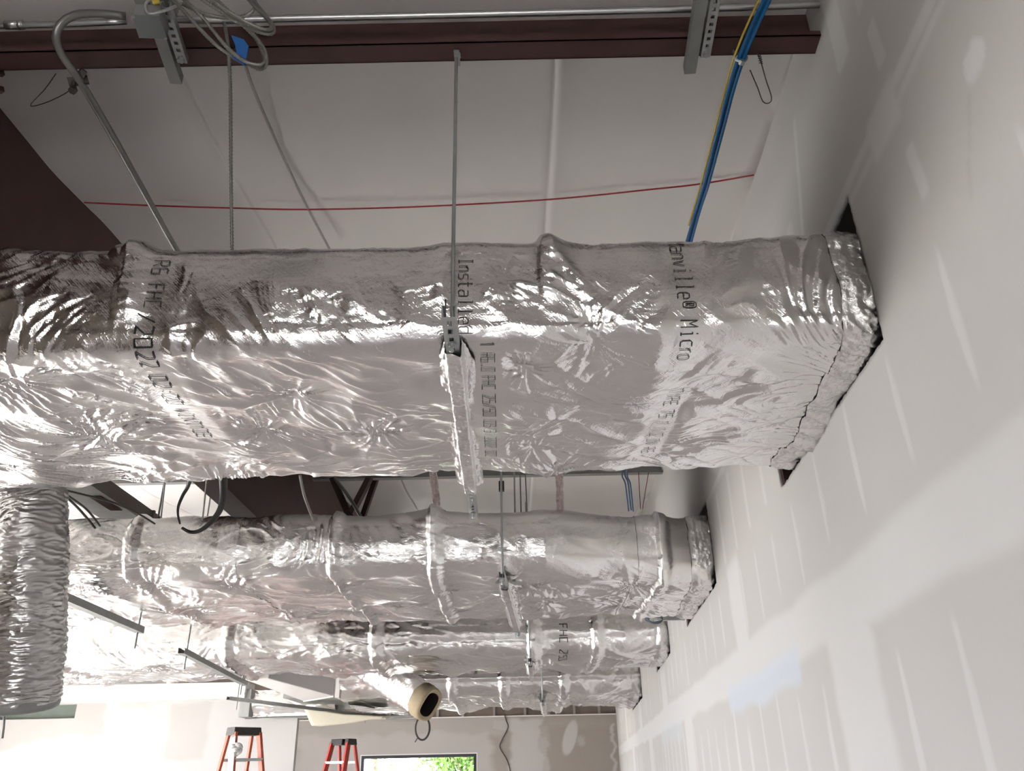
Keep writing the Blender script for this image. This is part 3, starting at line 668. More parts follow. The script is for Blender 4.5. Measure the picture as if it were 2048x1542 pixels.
def farmud(X, Z):
    m = np.zeros_like(X)
    for (p, q, k, e) in (((590, 1437), (1012, 1470), .35, .1), ((590, 1468), (985, 1560), .62, .15), ((1020, 1438), (1085, 1560), .80, .08), ((985, 1440), (1022, 1460), .55, .05), ((1062, 1470), (1100, 1560), .5, .05), ((1222, 1450), (1235, 1560), .95, .03)):
        a = R2(p, q); m = np.maximum(m, k * soft_rect(X, Z, *a, e, int(p[0]), .12))
    c = far(1140, 1475); t = Z - c[2]; d = np.hypot((X - c[0] - .28 * t) / .22, t / .52); m = np.maximum(m, .95 * (1 - sstep(.8, 1.05, d)))
    c = far(1162, 1482); m = np.maximum(m, .45 * (1 - sstep(.4, 1.3, np.hypot((X - c[0]) / .14, (Z - c[2]) / .16) + .5 * pn(X / .06, Z / .06, 4))))
    for (p, q, k) in (((1076, 1452), (1100, 1500), .25), ((1095, 1440), (1226, 1452), .12)): m = np.maximum(m, k * soft_rect(X, Z, *R2(p, q), .1, 9, .06))
    return m
xs = snap(np.arange(-4.9, wx(YF), .035), [xa, xb, wx(YF)]); xs = np.concatenate([np.arange(XL, -4.95, .3), xs]); xs = xs[xs <= wx(YF) + .001]
zs = snap(np.arange(-.6, 1.59, .035), [zb_, zt_, 1.59]); zs = np.concatenate([np.arange(FLOOR, -.75, .2), zs])
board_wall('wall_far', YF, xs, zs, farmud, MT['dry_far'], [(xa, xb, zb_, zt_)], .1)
window(1, 'y', YF + .06, xa, xb, zb_, zt_, .085, 0)
m = MB(); g = .012
for (a, b, c, d) in ((xa - .03, xb + .03, zt_, zt_ + .03), (xb, xb + .03, zb_, zt_), (xa - .03, xa, zb_, zt_)): m.box((a, YF - .015, c), (b, YF + .02, d))
struct(m, 'trim_1', MT['paint'])
m = MB(); m.box((XL, YF + .12, 1.5), (wx(YF) + .3, YF + .3, 5.2)); m.box((XL, YF + .105, FLOOR), (xa, YF + .3, 1.5)); m.box((xb, YF + .105, FLOOR), (wx(YF) + .3, YF + .3, 1.5)); m.box((xa, YF + .105, FLOOR), (xb, YF + .3, zb_)); m.box((xa, YF + .105, zt_), (xb, YF + .3, 1.5))
struct(m, 'wall_far_backing', MT['far_brown'])
for k, u in enumerate((742, 780, 830, 875, 925, 988, 1050, 1098, 1149, 1199)):
    x = far(u, 1425)[0]; m = MB(); m.box((x - .035, YF + .02, 1.59), (x + .035, YF + .115, roof(YF) - .05))
    solo(m, 'metal_stud', MT['stud'], 'bare metal stud standing above the far wall board', 'stud', 'studs above the far wall')
m = MB(); m.box((XL, YF - .01, 1.585), (wx(YF), YF + .115, 1.615)); struct(m, 'trim_2', MT['paint'])

# partition on the left with a notch and a raw opening
part = lambda u, v: aty(u, v, YP)
pxr = part(594, 1450)[0]; pnx = part(490, 1437)[0]; pz1 = part(540, 1437)[2]; pz2 = part(300, 1402)[2]
oxr, oz0, oz1 = part(148, 1440)[0], part(80, 1438)[2], part(80, 1392)[2]
def partmud(X, Z):
    m = np.full_like(X, .9); a = part(-60, 1400); b = part(235, 1402)
    low = part(100, 1492)[2] + .10 * np.sin(X * 2.1) + .06 * pn(X / .3, Z / .3, 3) + .10 * (X - a[0]) / (b[0] - a[0])
    e = .05
    m = m * (1 - .9 * (1 - sstep(b[0] - .2, b[0] - .1, X + .15 * (Z - 1) + .04 * pn(Z / .2, X, 4))) * sstep(low - e, low + e, Z))
    for (p, q, k) in (((345, 1405), (408, 1520), .55), ((240, 1400), (300, 1415), .4)):
        a2, b2 = part(*p), part(*q); m = m * (1 - k * soft_rect(X, Z, min(a2[0], b2[0]), max(a2[0], b2[0]), min(a2[2], b2[2]), max(a2[2], b2[2]), .05, 5, .05))
    return m
xs = snap(np.arange(XL, pxr, .04), [oxr, pnx, pxr]); zs = snap(np.arange(-.4, pz2, .035), [oz0, min(oz1, pz2 - .03), pz1, pz2]); zs = np.concatenate([np.arange(FLOOR, -.4, .2), zs])
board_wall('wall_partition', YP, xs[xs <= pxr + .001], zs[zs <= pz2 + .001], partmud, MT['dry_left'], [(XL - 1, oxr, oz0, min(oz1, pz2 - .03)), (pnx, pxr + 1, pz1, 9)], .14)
m = MB(); m.box((XL, YP + .14, oz0 - .1), (oxr + .3, YP + .2, pz2)); struct(m, 'wall_green_board', MT['green_board'])
m = MB(); m.box((XL, YP - .45, part(300, 1402)[2] - .02), (aty(492, 1380, YP - .4)[0], YP + .1, aty(300, 1368, YP - .45)[2])); struct(m, 'trim_3', MT['paint'])
m = MB(); m.box((XL, YP - .47, 1.40), (aty(492, 1380, YP - .4)[0], YP - .445, 1.43)); struct(m, 'trim_4', MT['paint'])

# ------------------------------------------------------------------ steel framing
def purlin(y, label, m, x0=XL, x1=None, h=.20, fl=.082, group='roof purlins'):
    zb = roof(y) - .205; mb = MB(); x1 = x1 if x1 is not None else wx(y) + .12; t = .004; y = y + .013
    def bx(ya, yb, za, zc): mb.hexa([(x0, ya, za), (x1, ya, za), (x1, yb, za), (x0, yb, za), (x0, ya, zc), (x1, ya, zc), (x1, yb, zc), (x0, yb, zc)])
    bx(y - t, y, zb, zb + h); bx(y - fl, y, zb, zb + t); bx(y - fl, y - fl + t, zb, zb + .022); bx(y, y + fl, zb + h - t, zb + h)
    return solo(mb, 'steel_purlin', m, label, 'beam', group)
purlin(2.1, 'dark red-brown purlin nearest above, carrying the conduit and strut pieces', MT['red_iron'])
purlin(8.1, 'purlin coloured grey as lit, seen in the gap between the nearest and second duct', MT['lit_iron'], x1=wx(8.3) - .02)
for y in (-3.9, -2.4, -.9, .6): purlin(y, 'red-brown purlin across the roof behind the camera', MT['red_iron'])
def rafter(x, ztop0, zb0, y0, y1, m, label):
    mb = MB(); t = .012
    def zt(y): return roof(y) - .02
    for (xa_, xb_, f0, f1) in ((x + .09 - t, x + .09, lambda y: zb0, lambda y: roof(y) + .03), (x - .10, x + .10, lambda y: zb0 - .012, lambda y: zb0)):
        mb.hexa([(xa_, y0, f0(y0)), (xb_, y0, f0(y0)), (xb_, y1, f0(y1)), (xa_, y1, f0(y1)), (xa_, y0, f1(y0)), (xb_, y0, f1(y0)), (xb_, y1, f1(y1)), (xa_, y1, f1(y1))])
    return solo(mb, 'steel_rafter', m, label, 'beam')
rafter(-2.23, 0, 1.96, YB, 15.5, MT['red_iron'], 'deep red-brown rafter running away from us above the ducts')
# braces between rafter and purlin, seen in the gap
def brace(p, q, yp, yq, w, label):
    a, b = aty(*p, yp), aty(*q, yq); mb = MB(); mb.bar(a, b, w, .008, (0, -1, .3)); d = b - a
    mb.bar(a + np.array([w / 2, 0, 0]), b + np.array([w / 2, 0, 0]), .008, w, (0, -1, .3))
    solo(mb, 'angle_brace', MT['red_iron'], label, 'brace', 'angle braces beside the rafter')
brace((738, 955), (694, 1040), 8.0, 7.5, .07, 'thick red-brown brace leaning right beside the rafter')
brace((752, 955), (722, 1040), 8.3, 8.2, .06, 'thinner red-brown brace right of the thick leaning one')
brace((664, 955), (702, 1040), 7.6, 7.2, .06, 'red-brown brace leaning left against the rafter web')
m = MB(); m.tube(spline([aty(668, 955, 7.0), aty(700, 997, 6.9), aty(728, 1045, 6.8)]), .016, 8)
solo(m, 'conduit', MT['galvdull'], 'thin grey conduit slanting across the red-brown braces', 'conduit', smooth=True)

# bare sheet-metal trunk duct on the left
m = MB(); m.box((-3.31, 3.7, 1.90), (-3.0, 13.0, 2.02))
for y in np.arange(4.0, 13, 1.2): m.box((-3.32, y, 1.892), (-2.99, y + .03, 2.028))
q = thing('trunk_duct', 'bare grey sheet-metal duct running away on the left, with a brown sticker', 'duct', (-3.06, 8, 1.9))
m.build('duct_body', MT['galvdull'], q)
a, b = atz(203, 990, 1.9), atz(222, 1022, 1.9); m = MB(); c = (a + b) / 2; m.box((c[0] - .045, c[1] - .17, 1.8935), (c[0] + .045, c[1] + .17, 1.8985)); m.build('sticker', MT['label'], q)['label'] = 'brown sticker'

# ------------------------------------------------------------------ hangers
def strut(mb, a, b, w=.041, h=.041, slots=True, flip=False, slot=(.030, .014, .048)):
    """channel from a to b; its slotted web faces down (or up)"""
    a = np.array(a, float); b = np.array(b, float); d = b - a; L = np.linalg.norm(d); d /= L
    up = np.array([0, 0, -1.0 if flip else 1.0]); sd = np.cross(d, up); sd /= np.linalg.norm(sd); up = np.cross(sd, d); t = .003
    def pc(l0, l1, s0, s1, u0, u1):
        mb.hexa([a + d * l + sd * s_ + up * u for u in (u0, u1) for (l, s_) in ((l0, s0), (l1, s0), (l1, s1), (l0, s1))])
    for sg in (-1, 1):
        pc(0, L, *sorted((sg * w / 2, sg * (w / 2 - t))), 0, h); pc(0, L, *sorted((sg * w / 2, sg * (w / 2 - .010))), h - t, h)
    if not slots: pc(0, L, -w / 2 + t, w / 2 - t, 0, t); return
    sl, sw, st = slot
    for sg in (-1, 1): pc(0, L, *sorted((sg * sw / 2, sg * (w / 2 - t))), 0, t)
    l = 0; 
    while l < L:
        e = min(L, l + (st - sl)); pc(l, e, -sw / 2, sw / 2, 0, t); l += st
def hanger(x0, x1, y0, y1, z, rods, sl, label, group='trapeze hangers', slots=True, seed=1):
    r = thing('duct_hanger', label, 'hanger', ((x0 + x1) / 2, (y0 + y1) / 2, z), group)
    m = MB(); strut(m, (x0, y0, z), (x1, y1, z), slots=slots); m.build('strut_channel', MT['galv'], r)
    fx = lambda y: x0 + (x1 - x0) * (y - y0) / (y1 - y0)
    for (y, zt, rad) in rods:
        m = MB(); pts = [(fx(y), y, zz) for zz in np.linspace(z - .028, zt, max(2, int((zt - z) / .004)) if slots else 8)]
        m.tube(pts, rad, 8, helix=(.009, .06) if slots else None); m.build('threaded_rod', MT['galv'], r, True)
        for zz in (z - .006, z + .047):
            m = MB(); m.disc((fx(y), y, zz), (0, 0, 1), .011, .010); m.disc((fx(y), y, zz + (.0045 if zz < z else -.004)), (0, 0, 1), .016, .003, 14); m.build('nut', MT['galv'], r)
    if sl:                                    # foil tape wrapped round the channel
        ys = np.arange(sl[0], sl[1], .008 if slots else .02); T = np.linspace(0, 1, 33); V = []; 
        Y, A = np.meshgrid(ys, T, indexing='ij')
        u = np.interp(A, [0, .28, .36, .64, .72, 1], [-.060, -.031, -.025, .025, .031, .060]); zz = np.interp(A, [0, .28, .36, .64, .72, 1], [.050, .034, -.006, -.006, .034, .050])
        n = .005 * ridge(Y / .03, A * 3, seed, 1.3) + .007 * pn(Y / .09, A * 4, seed + 1) + .0035 * ridge(Y / .012, A * 6, seed + 2, 1.2)
        X = fx(Y) + np.where(np.abs(u) > .026, np.sign(u) * (.026 + (np.abs(u) - .026) * np.clip((Y - ys[0]) / .14, 0, 1)), u) * (1 + .10 * pn(Y / .2, 0 * Y, seed + 3)); Z = z + zz - n
        P = np.stack([X, Y, Z], -1).reshape(-1, 3); k = len(T); i = np.arange(len(ys) - 1)[:, None] * k; j = np.arange(k - 1)[None]
        np_mesh('foil_sleeve', P, np.stack([i + j, i + j + 1, i + k + j + 1, i + k + j], -1).reshape(-1, 4), [MT['tape']], r)
    return r
h1 = hanger(-.174, -.206, 1.935, 3.92, 1.155, [(2.085, 2.37, .0062), (3.80, 2.50, .0062)], (2.14, 3.48), 'slotted strut hanger wrapped in foil under the nearest duct, on a long rod', seed=2)
m = MB(); p = aty(896, 606, 2.0); m.bar(aty(891, 622, 1.98), aty(891, 600, 1.98), .008, .004, (1, 0, 0)); m.build('black_tab', MT['black'], h1)['label'] = 'black plastic tab'
m = MB(); x = -.174; m.bar((x + .002, 2.085, 2.345), (x + .002, 2.085, 2.395), .022, .022, (0, 1, 0)); m.bar((x, 2.05, 2.335), (x, 2.12, 2.335), .02, .006); m.build('beam_clamp', MT['galv'], h1)
p = aty(1008, 1150, 5.2)
hanger(atz(1004, 1160, 1.13)[0], atz(1036, 1262, 1.13)[0], 5.12, 7.5, 1.125, [(5.2, 2.62, .008), (7.4, 2.9, .008)], (5.45, 7.25), 'foil-wrapped strut hanger under the second duct', seed=5)
hanger(atz(1060, 1306, 1.15)[0], atz(1064, 1342, 1.15)[0], 9.1, 11.0, 1.09, [(9.15, 2.9, .010), (10.95, 2.9, .010)], (9.5, 10.7), 'foil-wrapped strut hanger under the third duct', slots=False, seed=8)
hanger(atz(1086, 1385, 1.15)[0], atz(1090, 1418, 1.15)[0], 13.9, 17.5, 1.03, [(14.0, 3.2, .012), (17.4, 3.2, .012)], (14.4, 17.3), 'foil-wrapped strut hanger under the farthest duct', slots=False, seed=11)
# bare struts on the left
def bare(p, q, z, label, rods):
    a, b = atz(*p, z), atz(*q, z); r = thing('duct_hanger', label, 'hanger', (a + b) / 2, 'bare strut hangers on the left')
    m = MB(); strut(m, a, b, .06, .05, slots=False); m.build('strut_channel', MT['galvdull'], r)
    for t in rods:
        c = a + (b - a) * t; m = MB(); m.tube([c + np.array([0, 0, -.12]), c + np.array([0, 0, 1.7])], .008, 6); m.build('threaded_rod', MT['galvdull'], r)
bare((60, 1175), (280, 1267), 1.05, 'bare strut under the second duct, ending in mid-air right of the flexible duct', [.97])
bare((362, 1307), (490, 1372), 1.05, 'bare strut under the third duct, left of the white metal box', [.06, .93])
bare((456, 1400), (742, 1434), 1.06, 'long thin strut crossing in front of the cream insulation blanket', [.05, .95])

# ------------------------------------------------------------------ conduits and strut pieces on the near purlin
CYY = 2.0
m = MB(); pts = [onp for onp in [aty(-60, 52, CYY), aty(115, 49, CYY), aty(252, 43, CYY)]]
m.tube(spline(pts, .05), .0115, 12); m.disc(aty(25, 50, CYY), aty(60, 50, CYY) - aty(0, 50, CYY), .016, .05, 12); m.disc(aty(42, 50, CYY), aty(60, 50, CYY) - aty(0, 50, CYY), .018, .014, 6)
solo(m, 'conduit', MT['emt'], 'short conduit from the left edge into the junction box, with a coupling', 'conduit', 'conduits', True)
m = MB(); m.tube(spline([aty(330, 38, CYY), aty(430, 41, CYY), aty(540, 38, CYY), aty(900, 30, CYY), aty(1380, 18, CYY), aty(1665, 8, 1.985)], .05), .0125, 12)
solo(m, 'conduit', MT['emt'], 'long straight conduit along the red-brown purlin, ending at the right wall', 'conduit', 'conduits', True)
pts = [aty(252, 33, 1.93), aty(200, 27, 1.90), aty(150, 30, 1.87), aty(122, 48, 1.87), aty(112, 75, 1.89), aty(125, 112, 1.95), aty(165, 170, 2.06), aty(255, 325, 2.46), aty(345, 487, 2.98), aty(365, 520, 3.10)]
m = MB(); m.tube(spline(pts, .02), .0135, 12); ccon = solo(m, 'conduit', MT['emtdark'], 'conduit that bends at the junction box and slopes down behind the nearest duct', 'conduit', 'conduits', True)
m = MB(); a = aty(155, 160, 2.04); m.bar(a + np.array([-.03, 0, -.01]), a + np.array([.03, .01, .012]), .03, .012, (0, 1, .4)); b = aty(168, 140, 2.02); m.bar(a, b, .02, .02); m.tube(spline([aty(148, 165, 2.04), aty(146, 178, 2.04)], .005), .009, 8); m.disc(aty(146, 180, 2.04), (0, .3, 1), .014, .016)
solo(m, 'conduit_clamp', MT['darkwire'], 'dark clamp gripping the sloping conduit below the purlin', 'clamp')
# strut pieces clamped under the purlin
def under(p, q, z, label, perf, rad):
    a, b = atz(*p, z), atz(*q, z); a = b + (a - b) * 1.0
    r = thing('strut_bracket', label, 'bracket', (a + b) / 2, 'strut brackets under the near purlin')
    m = MB(); strut(m, a, b, .041, .041, slots=False); m.build('strut_channel', MT['galvdull'], r)
    off = np.array([.047, 0, .004]); c, d = a + off, b + off + (a - b) / np.linalg.norm(a - b) * rad
    m = MB(); strut(m, c, d, .034, .03, slots=True, slot=(.014, .013, .030)); m.build('perforated_angle', MT['galv'], r)
    m = MB(); m.disc(d + (c - d) / np.linalg.norm(c - d) * .02 + np.array([0, 0, -.006]), (0, 0, 1), .012, .012); m.build('bolt', MT['galv'], r)
    return r
under((300, 18), (352, 168), 2.29, 'strut bracket under the purlin beside the junction box', 1, .09)
under((1418, -90), (1380, 148), 2.29, 'strut bracket with perforated angle, under the purlin left of the blue cables', 1, .07)
# junction box
q = thing('junction_box', 'square grey junction box with a blank cover on the strut bracket', 'box', aty(300, 50, 1.93))
c4 = [atz(263, 30, 2.235), atz(318, 32, 2.235), atz(335, 78, 2.235), atz(278, 76, 2.235)]
m = MB(); m.prism(c4, (0, 0, .004)); m.build('cover_plate', MT['plate'], q)
cc = sum(c4) / 4; m = MB(); m.prism([cc + (p - cc) * .95 + np.array([0, 0, .0045]) for p in c4], (0, 0, .05)); m.build('box_body', MT['galvdull'], q)
for p in (c4[0] * .9 + cc * .1, c4[2] * .9 + cc * .1):
    m = MB(); m.disc(p + np.array([0, 0, -.002]), (0, 0, 1), .005, .004, 8); m.build('screw', MT['galv'], q)
# second box, dark, with a bracket at the frame top
m = MB(); a = aty(300, 8, 1.86); m.hexa([a + np.array(o) for o in ((-.045, -.05, -.01), (.075, -.05, -.01), (.075, .05, -.01), (-.045, .05, -.01), (-.045, -.05, .05), (.075, -.05, .05), (.075, .05, .05), (-.045, .05, .05))])
q = thing('junction_box', 'open dark junction box at the top edge of the picture, with a yellow wire nut', 'box', a); m.build('box_body', MT['galvdull'], q, bevel=.004)
m = MB(); m.disc(aty(312, 3, 1.79), (1, 0, .3), .009, .022, 8); m.build('wire_nut', MT['yellow'], q)['label'] = 'yellow wire nut'
m = MB(); m.tube(spline([aty(306, -6, 1.80), aty(292, 8, 1.80), aty(293, 24, 1.80), aty(305, 28, 1.80), aty(340, 17, 1.81), aty(362, 6, 1.82)], .008), .005, 8); solo(m, 'wire_loop', MT['emt'], 'short bare wire looping out beside the junction boxes', 'wire', smooth=True)
# armoured cable coil
def cable(name, pts, r, m, label, cat, group=None, hel=(.011, .14), step=.0028, n=10):
    mb = MB(); mb.tube(spline(pts, step if hel else .012), r, n, helix=hel); return solo(mb, name, m, label, cat, group, True)
LP = [[(335, -15, 1.80), (370, 25, 1.82), (430, 88, 1.86), (480, 120, 1.88), (518, 138, 1.88), (533, 125, 1.86), (522, 88, 1.84), (470, 35, 1.80), (425, -8, 1.78)],
      [(352, -15, 1.76), (400, 30, 1.78), (455, 95, 1.82), (495, 125, 1.84), (524, 128, 1.85), (527, 108, 1.85), (500, 62, 1.84), (440, 15, 1.82), (405, -12, 1.8)],
      [(388, -12, 1.74), (440, 22, 1.76), (490, 52, 1.78), (525, 66, 1.79), (545, 66, 1.80), (545, 50, 1.81), (520, 18, 1.82), (500, -10, 1.82)],
      [(410, -12, 1.72), (455, 22, 1.74), (500, 48, 1.76), (535, 60, 1.78), (541, 46, 1.80), (505, 8, 1.83), (490, -10, 1.84)],
      [(365, 8, 1.88), (410, 28, 1.88), (455, 36, 1.89), (495, 30, 1.89), (510, 12, 1.88), (505, -10, 1.87)]]
for k, (lp, lb) in enumerate(zip(LP, ('lowest loop of coiled armoured cable, wrapped with blue tape', 'loop of armoured cable nested inside the lowest taped loop', 'armoured cable loop reaching farthest right in the coil', 'armoured cable loop just inside the rightmost loop', 'short shallow armoured cable loop lying across the conduit'))):
    cable('armoured_cable', [aty(*p) for p in lp], .0062, MT['mc'], lb, 'cable', 'coiled armoured cables')
m = MB(); a, b = aty(468, 112, 1.868), aty(492, 126, 1.872); m.tube([a, (a + b) / 2 + np.array([0, 0, -.001]), b], .0105, 10)
f = [aty(474, 112, 1.862), aty(492, 118, 1.862), aty(497, 92, 1.855), aty(487, 78, 1.85), aty(462, 70, 1.85), aty(470, 90, 1.855)]; m.prism(f, (0, .004, .002))
solo(m, 'tape_flag', MT['bluetape'], 'blue tape flag wrapped round the coiled armoured cable', 'tape', bevel=.001)
cable('armoured_cable', [aty(440, 36, 2.0), aty(449, 50, 2.0), aty(456, 90, 1.985), aty(459, 140, 2.03), aty(461, 200, 2.15), aty(462, 350, 2.36), aty(464, 500, 2.52)], .0062, MT['mc'], 'armoured cable hanging straight down behind the nearest duct', 'cable', hel=(.013, .16))
cable('grey_cable', [onroof(490, 128, .06), onroof(508, 180, .05), onroof(560, 300, .045), onroof(610, 405, .05), onroof(660, 500, .06)], .0065, MT['lightcable'], 'grey cable lying loosely against the white roof lining', 'cable', hel=None)
cable('red_wire', [onroof(168, 405, .055), onroof(300, 411, .05), onroof(460, 416, .055), onroof(600, 419, .055), onroof(760, 416, .05), onroof(910, 410, .05), onroof(1110, 398, .05), onroof(1300, 379, .05), onroof(1400, 368, .045), onroof(1508, 350, .04)], .0042, MT['redwire'], 'thin red wire strung across the white roof lining', 'wire', hel=None)
# blue and yellow data cables
BL = [(1552, -40, 1.86, 0), (1534, 0, 1.92, 0), (1508, 55, 2.0, 0), (1481, 121, 2.09, 0), (1462, 180, 2.22, 0), (1440, 265, 2.44, 0), (1412, 370, 2.76, 0), (1386, 455, 3.08, 0)]
main = [aty(u, v, y) for u, v, y, _ in BL] + [aty(1250, 940, 6.6), aty(1256, 970, 6.95), aty(1262, 1022, 7.6)]
mid = [(main[7] * (1 - t) + main[8] * t) + np.array([0, 0, -.12 * math.sin(PI * t)]) * 0 for t in (.33, .66)]
main = main[:8] + mid + main[8:]
for dx, dz, lb in ((-.0075, .002, 'blue data cable beside the yellow one'), (.0075, 0, 'blue data cable on the outer side of the bundle'), (.001, .011, 'blue data cable at the back of the bundle')):
    w = [0 if i == 3 else 1 for i in range(len(main))]
    cable('blue_cable', [p + np.array([dx * (1.25 if i < 8 else 3), 0, dz]) for i, p in enumerate(main)], .0068, MT['blue'], lb + ', strung under the purlin', 'cable', 'blue data cables', hel=None)
cable('yellow_cable', [p + np.array([-.0225 if i < 4 else -.019, -.004, .012]) for i, p in enumerate(main[:8])], .0042, MT['yellow'], 'thin yellow cable running along the blue cable bundle', 'cable', hel=None)
m = MB(); c = main[3] + np.array([0, -.01, 0]); d = main[4] - main[2]; d /= np.linalg.norm(d); pts = [c + np.array([math.cos(a) * .021, 0, math.sin(a) * .021 + .004]) for a in np.linspace(0, 2 * PI, 25)]
m.tube(pts, .0042, 6); m.disc(c + np.array([0, 0, -.02]), d, .012, .016, 6); m.bar(c + np.array([-.018, 0, .02]), c + np.array([-.02, .02, .07]), .012, .004, (1, 0, 0))
solo(m, 'cable_clip', MT['galv'], 'metal clip holding the blue cable bundle under the purlin', 'clip')
# bent tie wires
m = MB(); m.tube(spline([aty(1511, 92, 2.09), aty(1517, 112, 2.1), aty(1523, 128, 2.1), aty(1532, 160, 2.12), aty(1543, 195, 2.14), aty(1538, 206, 2.15), aty(1526, 203, 2.15), aty(1515, 175, 2.14), aty(1500, 140, 2.12)], .006), .0022, 6)
k0 = aty(1520, 118, 2.1); m.tube([k0 + np.array([math.cos(a) * .006, .002 * math.sin(a), -.045 * a / 25 + .02]) for a in np.linspace(0, 25, 60)], .0016, 5)
solo(m, 'tie_wire', MT['darkwire'], 'bent hook of tie wire right of the blue cables', 'wire', 'tie wires', True)
m = MB(); m.tube(spline([aty(112, 147, 2.12), aty(90, 178, 2.13), aty(62, 208, 2.14), aty(68, 212, 2.14), aty(95, 204, 2.14), aty(125, 190, 2.08), aty(143, 178, 2.04)], .006), .0018, 6)
solo(m, 'tie_wire', MT['darkwire'], 'thin bent tie wire hanging from the clamp on the sloping conduit', 'wire', 'tie wires', True)
for (p, q, w) in (((-30, 141), (6, 147), .02), ((-30, 172), (5, 181), .025)):
    a, b = aty(*p, 2.2), aty(*q, 2.25); m = MB(); m.bar(a, b, w, .02); solo(m, 'brace_tip', MT['red_iron'], 'red-brown brace tip at the left edge, ' + ('just under the purlin' if w < .022 else 'below the first tip'), 'brace', 'brace tips at the left edge')

# things seen in the gap between the first and second duct
for (u, y, r_, lb) in ((1042, 5.62, .0055, 'left rod of the close pair hanging in the gap'), (1055, 5.75, .0055, 'right rod of the close pair hanging in the gap')):
    a = aty(u, 1020, y); m = MB(); m.tube([a + np.array([0, 0, -.25]), a + np.array([-.018 if u > 1050 else 0, 0, .9])], r_, 6); solo(m, 'hanger_rod', MT['galvdull'], lb, 'rod', 'rods in the gap above the second duct')
a = aty(1003, 975, 6.2); m = MB(); m.box(a + np.array([-.022, -.02, -.03]), a + np.array([.022, .02, .05])); m.tube([a, a + np.array([0, 0, -.5])], .004, 6); m.tube([a, a + np.array([0, 0, .6])], .006, 6); solo(m, 'rod_clamp', MT['darkwire'], 'small dark clamp on a thin rod in the gap', 'clamp')
for (u, u2, lb) in ((868, 876, 'crinkled foil strap in the gap, left of the strut end'), (1119, 1121, 'crinkled foil strap in the gap, right of the rods')):
    a, b = aty(u, 960, 5.55), aty(u2, 1030, 5.45); d = (a - b); a2 = b + d * 3.2; b = b - d * .2
    L = np.linspace(0, 1, 60); S = np.linspace(-.5, .5, 7); Lg, Sg = np.meshgrid(L, S, indexing='ij'); nn = .03 * ridge(Lg * 16, Sg * 3, 5, 1.2) + .02 * pn(Lg * 9, Sg * 2, 6)
    P = b + (a2 - b) * Lg[..., None] + np.stack([Sg * .05 * (1 + .3 * pn(Lg * 9, 0 * Lg, 2)), -.012 + nn + .012 * np.cos(Sg * PI), 0 * Sg], -1); P2 = P + np.array([0, .012, 0])
    k = 7; i = np.arange(59)[:, None] * k; j = np.arange(6)[None]; F = np.stack([i + j, i + j + 1, i + k + j + 1, i + k + j], -1).reshape(-1, 4)
    o = np_mesh('foil_strap', P.reshape(-1, 3), F, [MT['copper']]); sol = o.modifiers.new('thick', 'SOLIDIFY'); sol.thickness = .004; tag(o, lb, 'strap', 'foil straps in the gap')
def strapp(pts, w, lb):
    m = MB(); P = spline(pts, .012)
    for a, b in zip(P[:-1], P[1:]): m.bar(a, b + (b - a) * .15, .006, w(0) if callable(w) else w, (.5, -.2, .8))
    return m
m = MB(); P = spline([aty(446, 945, 3.40), aty(447, 975, 3.47), aty(446, 1000, 3.50), aty(437, 1025, 3.50), aty(418, 1048, 3.50), aty(398, 1062, 3.50), aty(380, 1064, 3.50), aty(364, 1056, 3.50)], .01); n_ = len(P)
m.tube(P, [.021 - .015 * (i / n_) for i in range(n_)], 8); solo(m, 'black_strap', MT['black'], 'black strap curling down from under the nearest duct, the larger of two', 'strap', 'black straps below the nearest duct', True)
m = MB(); P = spline([aty(384, 940, 3.40), aty(376, 972, 3.53), aty(366, 990, 3.56), aty(357, 1012, 3.56), aty(356, 1030, 3.56), aty(360, 1048, 3.56)], .01); n_ = len(P); m.tube(P, [.013 - .009 * (i / n_) for i in range(n_)], 8); solo(m, 'black_strap', MT['black'], 'thinner black strap left of the larger one, below the nearest duct', 'strap', 'black straps below the nearest duct', True)
for (pts, r_, mm, lb) in (([aty(120, 978, 4.4), aty(170, 990, 4.5), aty(225, 1005, 4.6), aty(270, 1024, 4.7), aty(310, 1048, 4.8)], .006, 'darkwire', 'thin dark wire arching across the bare grey duct'),
        ([aty(122, 985, 4.6), aty(150, 1010, 4.9), aty(172, 1034, 5.15), aty(190, 1056, 5.3)], .008, 'darkwire', 'dark wire left of the bare grey duct, lower of two'), ([aty(126, 985, 4.6), aty(160, 1008, 4.9), aty(180, 1026, 5.1), aty(200, 1052, 5.3)], .007, 'darkwire', 'dark wire left of the bare grey duct, upper of two'),
        ([aty(600, 950, 5.0), aty(607, 985, 5.1), aty(616, 1012, 5.15), aty(628, 1042, 5.25)], .010, 'greycable', 'grey cable hanging in front of the red-brown rafter web'),
        ([aty(330, 960, 4.3), aty(322, 1035, 5.0)], .005, 'darkwire', 'thin rod in the bright gap right of the bare grey duct'), ([aty(414, 955, 4.3), aty(405, 1040, 5.0)], .005, 'darkwire', 'thin rod in the bright gap left of the larger black strap')):
    cable('hanging_wire' if r_ < .0075 or 'wire' in lb else 'hanging_cable', pts, r_, MT[mm], lb, 'wire', hel=None)
cable('red_wire', [aty(1277, 945, 6.2), aty(1281, 1018, 6.4)], .003, MT['redwire'], 'thin reddish wire right of the blue cables in the gap, left leg of a V', 'wire', 'reddish wires in the gap', hel=None)
cable('red_wire', [aty(1297, 945, 6.2), aty(1285, 1018, 6.4)], .003, MT['redwire'], 'thin reddish wire in the gap, right leg of a V', 'wire', 'reddish wires in the gap', hel=None)
